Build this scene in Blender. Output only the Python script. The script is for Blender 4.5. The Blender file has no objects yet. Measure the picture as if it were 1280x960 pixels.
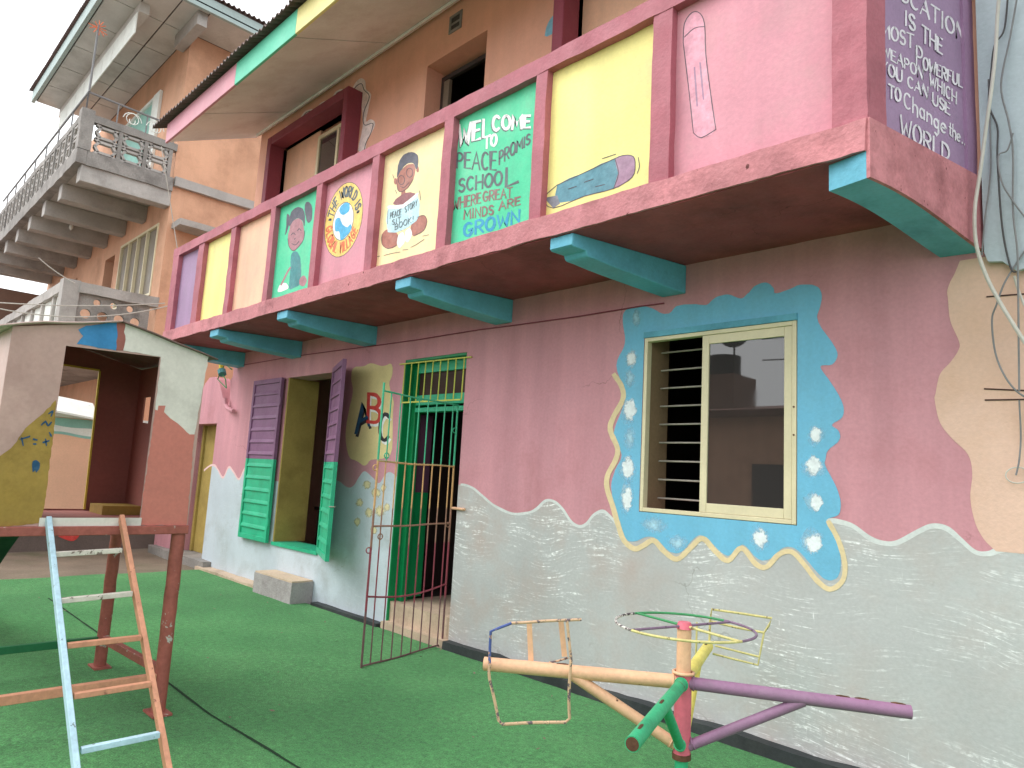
import bpy, bmesh, math, random
from math import sin, cos, pi, radians, sqrt
from mathutils import Vector, Matrix, noise
from mathutils.geometry import tessellate_polygon
random.seed(7)
scene = bpy.context.scene
col = scene.collection

# ------------------------------------------------------------------ camera
# photograph 1280 x 960, wall of the school is the plane y = 0, x runs along it, z is up
YAW, PITCH, ROLL, FPX = -0.794271, 0.132974, 0.0563878, 875.018
CAM = Vector((0.0, -4.17, 1.5))
_f = Vector((sin(YAW)*cos(PITCH), cos(YAW)*cos(PITCH), sin(PITCH)))
_r = Vector((cos(YAW), -sin(YAW), 0)); _u = _r.cross(_f)
RIGHT = _r*cos(ROLL) + _u*sin(ROLL); UP = -_r*sin(ROLL) + _u*cos(ROLL)
cd = bpy.data.cameras.new('camera'); cam = bpy.data.objects.new('camera', cd); col.objects.link(cam)
cd.sensor_width = 36; cd.lens = FPX/1280*36; cd.clip_start = .05; cd.clip_end = 2000
M = Matrix((RIGHT, UP, -_f)).transposed().to_4x4(); M.translation = CAM
cam.matrix_world = M
scene.camera = cam

# ------------------------------------------------------------------ sky, sun, exposure
world = bpy.data.worlds.new('World'); scene.world = world; world.use_nodes = True
nt = world.node_tree; nt.nodes.clear()
SUN_EL, SUN_AZ = radians(48), radians(-138)      # azimuth from +y towards +x
sky = nt.nodes.new('ShaderNodeTexSky'); sky.sky_type = 'NISHITA'; sky.sun_disc = False
sky.sun_elevation = SUN_EL; sky.sun_rotation = SUN_AZ; sky.air_density = 1.0; sky.dust_density = 6.0
hs = nt.nodes.new('ShaderNodeHueSaturation'); hs.inputs['Saturation'].default_value = .12
mx = nt.nodes.new('ShaderNodeMix'); mx.data_type = 'RGBA'; mx.inputs[0].default_value = .8
mx.inputs[7].default_value = (7.6, 7.8, 8.0, 1)   # even cloud cover over the clear sky
bg = nt.nodes.new('ShaderNodeBackground'); bg.inputs[1].default_value = .13
wo = nt.nodes.new('ShaderNodeOutputWorld')
nt.links.new(sky.outputs[0], hs.inputs['Color']); nt.links.new(hs.outputs[0], mx.inputs[6])
nt.links.new(mx.outputs[2], bg.inputs[0]); nt.links.new(bg.outputs[0], wo.inputs[0])
sd = bpy.data.lights.new('sun', 'SUN'); sd.energy = .7; sd.angle = radians(35); sd.color = (1, .97, .92)
sun = bpy.data.objects.new('sun', sd); col.objects.link(sun)
S = Vector((sin(SUN_AZ)*cos(SUN_EL), cos(SUN_AZ)*cos(SUN_EL), sin(SUN_EL)))
sun.rotation_euler = S.to_track_quat('Z', 'Y').to_euler()
vs = scene.view_settings; vs.view_transform = 'Standard'; vs.look = 'None'; vs.gamma = 1; vs.exposure = 1.0
scene.render.engine = 'CYCLES'

# ------------------------------------------------------------------ pixel helpers (direction only; the plane gives the distance)
def ray(px, py): return RIGHT*((px-640)/FPX) - UP*((py-480)/FPX) + _f
def onplane(px, py, p, n):
    d = ray(px, py); return CAM + d*((p-CAM).dot(n)/d.dot(n))
def W(px, py, y=0.): return onplane(px, py, Vector((0, y, 0)), Vector((0, 1, 0)))
def G(px, py, z=0.): return onplane(px, py, Vector((0, 0, z)), Vector((0, 0, 1)))
def XP(px, py, x): return onplane(px, py, Vector((x, 0, 0)), Vector((1, 0, 0)))
def wall_plane(y0): return lambda px, py, off=0.: W(px, py, y0-off*.35)      # paint lies in films well under 4 mm
SA, SB = Vector((-1.03, -1.0, 0)), Vector((-.80, 0, 0))       # slanted end of the balcony
SDIR = (SB-SA).normalized(); SN = Vector((SDIR.y, -SDIR.x, 0))
def side_plane(inset):
    return lambda px, py, off=0.: onplane(px, py, SA + SN*(off-inset), SN)

# ------------------------------------------------------------------ materials
MATS = {}
def srgb(r, g, b, k=1.):
    f = lambda c: ((c/255+.055)/1.055)**2.4 if c/255 > .04045 else c/255/12.92
    return (f(r)*k, f(g)*k, f(b)*k)
def mat(name, c, rough=.75, var=.12, vscale=1.6, fine=.06, bump=.2, bscale=70, streak=0., dirt=None, chips=None,
        spec=.3, metal=0., coat=0., strokes=None, ramp=None, cracks=None):
    m = bpy.data.materials.new(name); m.use_nodes = True; t = m.node_tree; N = t.nodes; L = t.links
    p = N['Principled BSDF']; geo = N.new('ShaderNodeNewGeometry')
    def nz(scale, detail=5., vec=None, sc3=None, rot=None, rough_=.55):
        n = N.new('ShaderNodeTexNoise'); n.inputs['Scale'].default_value = scale; n.inputs['Detail'].default_value = detail
        n.inputs['Roughness'].default_value = rough_
        if sc3:
            mp = N.new('ShaderNodeMapping'); mp.inputs['Scale'].default_value = sc3
            if rot: mp.inputs['Rotation'].default_value = rot
            L.new(geo.outputs['Position'], mp.inputs['Vector']); L.new(mp.outputs[0], n.inputs['Vector'])
        else: L.new(geo.outputs['Position'], n.inputs['Vector'])
        return n.outputs['Fac']
    def mr(v, a, b, lo, hi):
        r = N.new('ShaderNodeMapRange'); r.inputs[1].default_value = a; r.inputs[2].default_value = b
        r.inputs[3].default_value = lo; r.inputs[4].default_value = hi; L.new(v, r.inputs[0]); return r.outputs[0]
    def mul(a, b):
        q = N.new('ShaderNodeMath'); q.operation = 'MULTIPLY'; L.new(a, q.inputs[0])
        if isinstance(b, float): q.inputs[1].default_value = b
        else: L.new(b, q.inputs[1])
        return q.outputs[0]
    def mixc(fac, a, b):
        q = N.new('ShaderNodeMix'); q.data_type = 'RGBA'; L.new(fac, q.inputs[0])
        for v, i in ((a, 6), (b, 7)):
            if isinstance(v, tuple): q.inputs[i].default_value = (*v, 1)
            else: L.new(v, q.inputs[i])
        return q.outputs[2]
    val = mr(nz(vscale), .3, .7, 1-var, 1+var)
    val = mul(val, mr(nz(45., 3.), .3, .7, 1-fine, 1+fine))
    if streak: val = mul(val, mr(nz(1., 4., sc3=(5, 5, .35)), .3, .7, 1-streak, 1+streak))
    base = c
    if ramp:      # real bands of paint by height: list of (z, colour)
        sp = N.new('ShaderNodeSeparateXYZ'); L.new(geo.outputs['Position'], sp.inputs[0])
        cur = ramp[0][1]
        for z, cc in ramp[1:]:
            cur = mixc(mr(sp.outputs[2], z-.01, z+.01, 0, 1), cur, cc)
        base = cur
    hsv = N.new('ShaderNodeHueSaturation')
    if isinstance(base, tuple): hsv.inputs['Color'].default_value = (*base, 1)
    else: L.new(base, hsv.inputs['Color'])
    L.new(val, hsv.inputs['Value'])
    cur = hsv.outputs[0]
    if dirt:
        dc, amt, sc = dirt
        f = mul(mr(nz(sc, 8., rough_=.68), .46, .72, 0, amt), mr(nz(sc*.31, 3.), .35, .6, .25, 1.))
        cur = mixc(f, cur, dc)
    if strokes:   # pale dry-brush marks
        sc_, amt = strokes
        def brush(seed, wamp, sx, sz, lo, hi, ang):
            w = N.new('ShaderNodeTexNoise'); w.inputs['Scale'].default_value = 1.1; w.inputs['Detail'].default_value = 1.
            of = N.new('ShaderNodeVectorMath'); of.operation = 'ADD'; of.inputs[1].default_value = (seed, seed*.7, 0); L.new(geo.outputs['Position'], of.inputs[0]); L.new(of.outputs[0], w.inputs['Vector'])
            sc = N.new('ShaderNodeVectorMath'); sc.operation = 'SCALE'; sc.inputs[3].default_value = wamp; L.new(w.outputs['Color'], sc.inputs[0])
            ad = N.new('ShaderNodeVectorMath'); ad.operation = 'ADD'; L.new(of.outputs[0], ad.inputs[0]); L.new(sc.outputs[0], ad.inputs[1])
            mp = N.new('ShaderNodeMapping'); mp.inputs['Scale'].default_value = (sx, sx, sz); mp.inputs['Rotation'].default_value = (0, ang, 0); L.new(ad.outputs[0], mp.inputs['Vector'])
            n = N.new('ShaderNodeTexNoise'); n.inputs['Scale'].default_value = 1.; n.inputs['Detail'].default_value = 5.; n.inputs['Roughness'].default_value = .7; L.new(mp.outputs[0], n.inputs['Vector'])
            return mr(n.outputs['Fac'], lo, hi, 0, 1)
        g = mr(nz(34., 4.), .42, .58, .1, 1)
        for seed, ang, thr, sz in ((0., .3, .47, 85), (4.3, -.12, .5, 65), (9.1, .5, .52, 105)):
            a = brush(seed, .42, 4., sz, .55, .64, ang)
            pn = N.new('ShaderNodeTexNoise'); pn.inputs['Scale'].default_value = 1.5; pn.inputs['Detail'].default_value = 4.
            of = N.new('ShaderNodeVectorMath'); of.operation = 'ADD'; of.inputs[1].default_value = (seed*3, 0, seed); L.new(geo.outputs['Position'], of.inputs[0]); L.new(of.outputs[0], pn.inputs['Vector'])
            b = mr(pn.outputs['Fac'], thr, thr+.12, 0, 1)
            cur = mixc(mul(mul(mul(a, b), g), amt), cur, sc_)
            if seed == 0.: b0 = b
        d = mr(nz(1., 3., sc3=(75, 75, 7)), .68, .73, 0, .7)
        cur = mixc(mul(mul(d, b0), amt), cur, sc_)
    if cracks:
        cc, sc, amt = cracks
        w = N.new('ShaderNodeTexNoise'); w.inputs['Scale'].default_value = 3.5; w.inputs['Detail'].default_value = 6.; L.new(geo.outputs['Position'], w.inputs['Vector'])
        k = N.new('ShaderNodeVectorMath'); k.operation = 'SCALE'; k.inputs[3].default_value = .45; L.new(w.outputs['Color'], k.inputs[0])
        a_ = N.new('ShaderNodeVectorMath'); a_.operation = 'ADD'; L.new(geo.outputs['Position'], a_.inputs[0]); L.new(k.outputs[0], a_.inputs[1])
        vo = N.new('ShaderNodeTexVoronoi'); vo.feature = 'DISTANCE_TO_EDGE'; vo.inputs['Scale'].default_value = sc; L.new(a_.outputs[0], vo.inputs['Vector'])
        cur = mixc(mul(mr(vo.outputs['Distance'], .0012*sc, .005*sc, amt*.75, 0), mr(nz(1.1, 3.), .53, .62, 0, 1)), cur, cc)
    if chips:
        cc, thr, sc = chips
        cur = mixc(mr(nz(sc, 6., rough_=.65), thr, thr+.025, 0, 1), cur, cc)
    L.new(cur, p.inputs['Base Color'])
    rr = mr(nz(6., 4.), .3, .7, max(rough-.1, .02), min(rough+.1, 1)); L.new(rr, p.inputs['Roughness'])
    p.inputs['Specular IOR Level'].default_value = spec; p.inputs['Metallic'].default_value = metal
    p.inputs['Coat Weight'].default_value = coat
    if bump:
        bu = N.new('ShaderNodeBump'); bu.inputs['Strength'].default_value = bump; bu.inputs['Distance'].default_value = .01
        ad = N.new('ShaderNodeMath'); ad.operation = 'ADD'
        L.new(nz(bscale, 4.), ad.inputs[0]); L.new(mul(nz(bscale*.12, 4.), .8), ad.inputs[1]); L.new(ad.outputs[0], bu.inputs['Height'])
        L.new(bu.outputs[0], p.inputs['Normal'])
    MATS[name] = m
    return m
DARKST = srgb(70, 55, 50)
mat('pink_wall', srgb(206, 148, 158), .7, .1, 1.1, .05, .12, 45, streak=.1, dirt=(srgb(164, 104, 108), .6, 2.2), chips=(srgb(110, 70, 66), .755, 26), cracks=(srgb(120, 72, 72), .8, .6))
mat('maroon', srgb(176, 104, 116), .6, .12, 2.2, .06, .3, 50, streak=.05, dirt=(srgb(120, 62, 72), .6, 3.5), chips=(srgb(90, 50, 50), .74, 17))
mat('maroon_shaded', srgb(166, 84, 90), .7, .16, 1.4, .06, .3, 40, streak=.08, dirt=(srgb(96, 48, 48), .9, 1.6), chips=(srgb(70, 44, 40), .735, 9), cracks=(srgb(80, 44, 44), .7, .7))  # same paint as the ledge; shade underneath put into a darker, redder colour
mat('maroon_hood', srgb(138, 66, 80), .6, .1, 2, .05, .2, 60)
mat('ledge', srgb(196, 128, 134), .65, .14, 2.5, .08, .5, 42, dirt=(srgb(120, 66, 70), .75, 4.), chips=(srgb(96, 52, 50), .655, 12))
mat('orange_wall', srgb(234, 178, 154), .75, .07, 1, .03, .18, 60, streak=.05, dirt=(srgb(160, 108, 90), .35, 1.6))
mat('dado_blue', srgb(194, 205, 214), .7, .08, 1.3, .04, .22, 60, cracks=(srgb(150, 150, 146), 1., .6), chips=(srgb(140, 136, 126), .74, 16), dirt=(srgb(128, 130, 120), .6, 2.1), strokes=(srgb(226, 230, 230), .3))
mat('dado_grey', srgb(184, 186, 186), .65, .1, 1.2, .05, .15, 45, cracks=(srgb(130, 126, 120), .9, .6), dirt=(srgb(184, 160, 150), .7, 1.9), strokes=(srgb(250, 252, 252), 1.), chips=(srgb(104, 98, 92), .75, 24))
mat('dado_white', srgb(212, 216, 215), .6, .08, 4, .06, .15, 60)
mat('wave_pink', srgb(232, 196, 196), .6, .06, 4, .05, .15, 60)
mat('peach_wall', srgb(224, 188, 170), .7, .07, 1.2, .04, .22, 50, cracks=(srgb(150, 108, 88), 1., .8), dirt=(srgb(196, 148, 104), .45, 1.7), chips=(srgb(120, 84, 62), .79, 22))
mat('cloud_blue', srgb(118, 188, 220), .55, .12, 3, .05, .15, 60, streak=.06, dirt=(srgb(82, 156, 196), .5, 3))
mat('cream_line', srgb(226, 206, 164), .6, .09, 6, .06, .12, 60)
mat('cream_cloud', srgb(222, 205, 150), .65, .09, 4, .04, .14, 60)
mat('corbel_blue', srgb(104, 180, 206), .55, .12, 2.2, .06, .22, 60, dirt=(srgb(52, 104, 128), .6, 3.))
mat('shutter_purple', srgb(138, 98, 132), .45, .1, 4, .05, .1, 90, dirt=(srgb(92, 60, 86), .5, 5))
mat('shutter_green', srgb(52, 182, 140), .42, .1, 4, .05, .1, 90, dirt=(srgb(24, 118, 86), .45, 5))
mat('door_green', srgb(20, 138, 82), .4, .12, 3, .05, .1, 90, dirt=(srgb(10, 84, 50), .6, 3))
mat('door_purple', srgb(96, 62, 84), .5, .1, 3, .05, .1)
mat('olive_wall', srgb(172, 150, 84), .75, .16, 2, .06, .2, 50, dirt=(srgb(110, 92, 50), .5, 3))
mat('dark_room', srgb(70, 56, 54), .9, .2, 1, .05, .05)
mat('room_green', srgb(56, 92, 70), .9, .2, 1, .05, .05)
mat('step_concrete', srgb(196, 174, 152), .85, .12, 3, .08, .4, 60, dirt=(srgb(120, 104, 88), .6, 4))
mat('block_concrete', srgb(170, 164, 164), .9, .14, 4, .1, .6, 60, dirt=(srgb(112, 104, 100), .6, 5))
mat('block_top', srgb(206, 184, 160), .9, .12, 5, .08, .5, 60, dirt=(srgb(160, 136, 112), .5, 5))
mat('concrete', srgb(150, 146, 142), .9, .2, 1.5, .1, .5, 50, dirt=(srgb(74, 70, 68), .85, 2.4))
mat('concrete_clean', srgb(176, 172, 168), .9, .14, 1.5, .06, .4, 50, dirt=(srgb(104, 98, 92), .6, 2.))
mat('neigh_orange', srgb(218, 170, 140), .8, .08, .8, .04, .2, 50, streak=.06, dirt=(srgb(140, 96, 72), .5, 1.2), chips=(srgb(225, 215, 205), .76, 4))
mat('neigh_brown', srgb(122, 98, 86), .85, .15, 1, .05, .2, 40)
mat('soffit_panel', srgb(206, 204, 200), .8, .08, 1.2, .04, .1, 40, dirt=(srgb(128, 122, 116), .5, 1.4))
mat('soffit_pink', srgb(236, 232, 230), .75, .08, 1.1, .03, .1, 40, dirt=(srgb(164, 138, 128), .45, 1.8))
mat('roof_metal', srgb(108, 92, 90), .6, .25, 3, .1, .15, 40, metal=.3, dirt=(srgb(90, 56, 44), .7, 2))
mat('fascia_pink', srgb(212, 152, 164), .55, .08, 2, .04, .1); mat('fascia_green', srgb(104, 204, 172), .55, .08, 2, .04, .1)
mat('fascia_yellow', srgb(232, 220, 150), .55, .08, 2, .04, .1); mat('fascia_grey', srgb(168, 186, 184), .6, .12, 2, .05, .1, dirt=(srgb(110, 116, 112), .5, 2))
mat('panel_purple', srgb(160, 132, 164), .6, .1, 3, .05, .14, 60, streak=.05)
mat('panel_violet_plain', srgb(162, 128, 162), .6, .08, 3, .05, .14, 60)
mat('panel_yellow', srgb(240, 228, 148), .6, .07, 3, .04, .14, 60, streak=.09, dirt=((.45, .34, .3), .3, 2.6), chips=((.3, .2, .18), .775, 30))
mat('panel_peach', srgb(236, 190, 160), .6, .07, 3, .04, .14, 60, streak=.09, dirt=((.45, .34, .3), .3, 2.6), chips=((.3, .2, .18), .775, 30))
mat('panel_green', srgb(84, 206, 160), .6, .1, 2.6, .05, .14, 60, streak=.09, dirt=((.45, .34, .3), .3, 2.6), chips=((.3, .2, .18), .775, 30))
mat('panel_pink', srgb(212, 146, 160), .6, .08, 3, .05, .14, 60, streak=.09, dirt=((.45, .34, .3), .3, 2.6), chips=((.3, .2, .18), .775, 30))
mat('panel_cream', srgb(248, 226, 176), .6, .07, 2.4, .04, .14, 60, streak=.09, dirt=((.45, .34, .3), .3, 2.6), chips=((.3, .2, .18), .775, 30))
for n_, c_ in dict(ink=(84, 80, 88), black_paint=(52, 48, 52), white_paint=(238, 238, 236), grey_letter=(96, 104, 108), brown_letter=(138, 110, 106),
                   blue_letter=(58, 150, 190), red_paint=(204, 70, 64), navy_paint=(32, 76, 110), ring_yellow=(240, 204, 116), orange_letter=(222, 120, 84),
                   globe_blue=(86, 176, 220), skin_brown=(174, 116, 104), skin_pink=(170, 122, 130), hair=(92, 92, 104), book_blue=(190, 222, 232),
                   shirt_maroon=(150, 100, 104), dress_teal=(74, 138, 142), pencil_blue=(92, 140, 156), pencil_violet=(166, 132, 156), pencil_pink=(222, 158, 176),
                   pencil_grey=(128, 130, 140), mural_blue=(128, 186, 210), mural_pale=(242, 226, 224)).items():
    mat(n_, srgb(*c_), .6, .16, 16, .1, .15, 60, streak=.1, dirt=(srgb(*[min(255, int(q*.7+70)) for q in c_]), .5, 9))
mat('letter_white', srgb(226, 220, 228), .6, .12, 14, .1, .1, 60)
mat('grey_blue_wall', srgb(186, 198, 206), .8, .07, .9, .04, .25, 45, streak=.05, dirt=(srgb(140, 148, 150), .45, 1.6))
mat('cable_white', srgb(196, 192, 184), .5, .1, 5, .05, 0); mat('cable_grey', srgb(128, 128, 130), .5, .1, 5, .05, 0); mat('cable_dark', srgb(78, 76, 78), .5, .1, 5, .05, 0)
mat('alu_cream', srgb(226, 214, 180), .4, .06, 4, .03, .04, spec=.5)
mat('grille_steel', srgb(176, 170, 160), .5, .12, 8, .1, .1, chips=(srgb(110, 84, 64), .66, 40))
mat('reveal_brown', srgb(148, 124, 96), .8, .12, 3, .06, .2)
mat('black_strip', srgb(52, 56, 58), .7, .2, 4, .1, .3, 50, dirt=(srgb(100, 104, 98), .5, 3))
mat('bare_ground', srgb(128, 114, 100), .95, .2, 1.2, .14, .9, 30, dirt=(srgb(84, 92, 60), .6, 2.2))
mat('paving', srgb(150, 142, 134), .95, .16, .6, .1, .6, 30, dirt=(srgb(100, 94, 88), .6, .8))
mat('seam', srgb(26, 52, 32), .9, .1, 4, .05, 0)
RUST = srgb(92, 52, 36)
mat('tube_peach', srgb(232, 184, 148), .5, .08, 8, .06, .2, 60, chips=(RUST, .68, 24), dirt=((.3, .2, .15), .35, 7)); mat('tube_pink', srgb(212, 108, 124), .5, .08, 8, .06, .2, 60, chips=(RUST, .69, 24), dirt=((.2, .08, .08), .4, 7))
mat('tube_green', srgb(58, 172, 122), .5, .14, 8, .08, .2, 60, chips=(RUST, .67, 22), dirt=(srgb(36, 98, 70), .7, 8)); mat('tube_purple', srgb(150, 112, 142), .48, .08, 8, .06, .2, 60, chips=(RUST, .69, 18), dirt=((.3, .22, .28), .4, 7))
mat('tube_yellow', srgb(226, 212, 108), .5, .1, 8, .06, .2, 60, chips=(RUST, .68, 24), dirt=((.3, .2, .15), .35, 7)); mat('tube_rust', srgb(96, 66, 50), .85, .3, 12, .15, .5, 60)
mat('wire_flaking', srgb(220, 214, 208), .6, .1, 20, .1, .2, 80, chips=(srgb(84, 74, 80), .5, 45)); mat('wire_blue', srgb(76, 92, 150), .6, .1, 20, .1, .2, 80, chips=(srgb(190, 150, 120), .55, 30))
mat('wire_peach', srgb(206, 172, 140), .6, .1, 20, .1, .2, 80, chips=(srgb(104, 92, 98), .55, 28)); mat('wire_yellow', srgb(204, 194, 132), .6, .14, 20, .1, .2, 80, chips=(srgb(110, 92, 72), .6, 34)); mat('wire_green', srgb(70, 146, 96), .5, .1, 20, .1, .1, 80); mat('wire_purple', srgb(132, 108, 132), .5, .1, 20, .1, .1, 80, chips=(srgb(70, 60, 66), .62, 30))
mat('gate_paint', (.1, .1, .1), .5, .14, 14, .1, .1, 80, ramp=[(0, srgb(112, 82, 84)), (.42, srgb(140, 66, 78)), (.9, srgb(150, 112, 96)), (1.2, srgb(206, 162, 112)), (1.58, srgb(70, 176, 136))])
mat('bar_yellow', srgb(206, 206, 96), .5, .1, 14, .06, .1)
mat('ph_brown', srgb(188, 156, 148), .55, .12, 2.2, .05, .35, 9, dirt=(srgb(150, 116, 110), .5, 3))
mat('ph_mauve', srgb(206, 178, 172), .55, .1, 2.2, .05, .35, 9)
mat('ph_olive', srgb(156, 128, 62), .6, .14, 5, .08, .2, 40, chips=(srgb(196, 150, 140), .72, 9), dirt=(srgb(110, 88, 40), .6, 6))
mat('ph_blue', srgb(58, 132, 186), .55, .14, 8, .06, .15); mat('ph_white', srgb(216, 212, 204), .6, .08, 4, .05, .15, 40, dirt=(srgb(160, 152, 146), .6, 5))
mat('ph_red', srgb(196, 122, 110), .55, .12, 4, .06, .15, 40, dirt=(srgb(160, 90, 80), .5, 4)); mat('ph_dark', srgb(154, 96, 88), .7, .14, 3, .06, .15, 40)
mat('ph_roof', srgb(126, 102, 98), .7, .2, 4, .1, .2, 40, metal=.2); mat('ph_leg', srgb(160, 92, 82), .6, .14, 6, .1, .35, 40, chips=(srgb(186, 186, 178), .625, 11), dirt=(srgb(96, 54, 48), .5, 9))
mat('ladder_blue', srgb(178, 208, 222), .55, .12, 9, .1, .2, chips=(srgb(120, 130, 130), .64, 22)); mat('ladder_red', srgb(204, 146, 118), .55, .12, 9, .1, .2, chips=(srgb(150, 96, 80), .64, 22))
mat('ladder_pale', srgb(206, 200, 190), .6, .12, 9, .1, .2, chips=(srgb(120, 104, 96), .6, 22)); mat('slide_green', srgb(38, 64, 56), .6, .2, 4, .08, .1); mat('brace_green', srgb(40, 112, 72), .6, .14, 6, .08, .1)
mat('ph_yellow', srgb(220, 196, 84), .55, .12, 8, .08, .1); mat('mural_peach', srgb(232, 186, 156), .7, .08, 1.4, .04, .15); mat('mural_teal', srgb(146, 196, 184), .7, .12, 2, .05, .15)
mat('mural_band', srgb(112, 170, 152), .7, .16, 2.4, .06, .2, dirt=(srgb(160, 190, 178), .8, 4)); mat('mural_white', srgb(228, 232, 226), .7, .1, 3, .05, .15); mat('dark_base', srgb(110, 98, 92), .9, .2, 2, .1, .4)
mat('wood_dark', srgb(64, 40, 34), .6, .2, 4, .08, .1); mat('paper', srgb(220, 190, 200), .8, .06, 8, .04, 0)
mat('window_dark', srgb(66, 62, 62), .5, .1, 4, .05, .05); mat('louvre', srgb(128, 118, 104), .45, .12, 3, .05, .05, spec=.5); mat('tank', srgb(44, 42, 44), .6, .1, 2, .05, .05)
mat('roof_red', srgb(136, 96, 84), .7, .15, 1.2, .06, .2); mat('bulb', srgb(236, 236, 232), .2, .03, 3, .02, 0, spec=.5); mat('insulator_yellow', srgb(226, 200, 70), .4, .05, 3, .02, 0)
# artificial turf: short pile with worn, dusty and damp patches
def dry_brush(name, c, soft):
    m = mat(name, c, .6, .1, 20, .08, .1, 60); t = m.node_tree; N = t.nodes; L = t.links; p = N['Principled BSDF']
    tc = N.new('ShaderNodeTexCoord'); sp = N.new('ShaderNodeSeparateXYZ'); L.new(tc.outputs['Generated'], sp.inputs[0])
    cb = N.new('ShaderNodeCombineXYZ'); L.new(sp.outputs[0], cb.inputs[0]); L.new(sp.outputs[2], cb.inputs[1])
    ds = N.new('ShaderNodeVectorMath'); ds.operation = 'DISTANCE'; ds.inputs[1].default_value = (.5, .5, 0); L.new(cb.outputs[0], ds.inputs[0])
    geo = N.new('ShaderNodeNewGeometry'); n = N.new('ShaderNodeTexNoise'); n.inputs['Scale'].default_value = 28; n.inputs['Detail'].default_value = 6; n.inputs['Roughness'].default_value = .7; L.new(geo.outputs['Position'], n.inputs['Vector'])
    a = N.new('ShaderNodeMath'); a.operation = 'MULTIPLY_ADD'; a.inputs[1].default_value = .75; L.new(n.outputs['Fac'], a.inputs[0]); L.new(ds.outputs['Value'], a.inputs[2])
    r = N.new('ShaderNodeMapRange'); r.inputs[1].default_value = .83; r.inputs[2].default_value = .83-soft; r.inputs[3].default_value = 0; r.inputs[4].default_value = .95; L.new(a.outputs[0], r.inputs[0]); L.new(r.outputs[0], p.inputs['Alpha'])
dry_brush('cloud_pale', srgb(176, 216, 234), .4); dry_brush('dab_white', srgb(236, 243, 246), .16); dry_brush('dab_cream', srgb(226, 212, 166), .25)
def turf_material():
    m = mat('turf', srgb(62, 128, 70), .95, .26, .7, .16, 0, dirt=(srgb(104, 136, 92), .6, .7), spec=.15)
    t = m.node_tree; N = t.nodes; L = t.links; p = N['Principled BSDF']
    src = p.inputs['Base Color'].links[0].from_socket
    geo = N.new('ShaderNodeNewGeometry')
    def nz(s, d): 
        n = N.new('ShaderNodeTexNoise'); n.inputs['Scale'].default_value = s; n.inputs['Detail'].default_value = d; L.new(geo.outputs['Position'], n.inputs['Vector']); return n.outputs['Fac']
    def mr(v, a, b, lo, hi):
        r = N.new('ShaderNodeMapRange'); [setattr(r.inputs[i+1], 'default_value', q) for i, q in enumerate((a, b, lo, hi))]; L.new(v, r.inputs[0]); return r.outputs[0]
    h = N.new('ShaderNodeHueSaturation'); L.new(src, h.inputs['Color'])
    q = N.new('ShaderNodeMath'); q.operation = 'MULTIPLY'; L.new(mr(nz(120, 4), .3, .7, .5, 1.5), q.inputs[0]); L.new(mr(nz(26, 8), .35, .65, .8, 1.2), q.inputs[1])
    L.new(q.outputs[0], h.inputs['Value']); L.new(h.outputs[0], p.inputs['Base Color'])
    b = N.new('ShaderNodeBump'); b.inputs['Strength'].default_value = .9; b.inputs['Distance'].default_value = .012
    L.new(nz(110, 6), b.inputs['Height']); L.new(b.outputs[0], p.inputs['Normal'])
    p.inputs['Sheen Weight'].default_value = .25; p.inputs['Sheen Tint'].default_value = (.6, .8, .6, 1)
turf_material()
def glass_material():      # dark sun-film glass: mirrors the sky, lets a little through
    m = bpy.data.materials.new('tinted_glass'); m.use_nodes = True; p = m.node_tree.nodes['Principled BSDF']
    p.inputs['Base Color'].default_value = (.05, .045, .045, 1); p.inputs['Roughness'].default_value = .02; p.inputs['IOR'].default_value = 1.9
    p.inputs['Specular IOR Level'].default_value = .6; p.inputs['Transmission Weight'].default_value = .25
    t = m.node_tree; geo = t.nodes.new('ShaderNodeNewGeometry'); n = t.nodes.new('ShaderNodeTexNoise'); n.inputs['Scale'].default_value = 5; n.inputs['Detail'].default_value = 7
    r = t.nodes.new('ShaderNodeMapRange'); r.inputs[1].default_value = .45; r.inputs[2].default_value = .75; r.inputs[3].default_value = .01; r.inputs[4].default_value = .045
    t.links.new(geo.outputs['Position'], n.inputs['Vector']); t.links.new(n.outputs['Fac'], r.inputs[0]); t.links.new(r.outputs[0], p.inputs['Roughness'])
    MATS['tinted_glass'] = m
glass_material()

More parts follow.
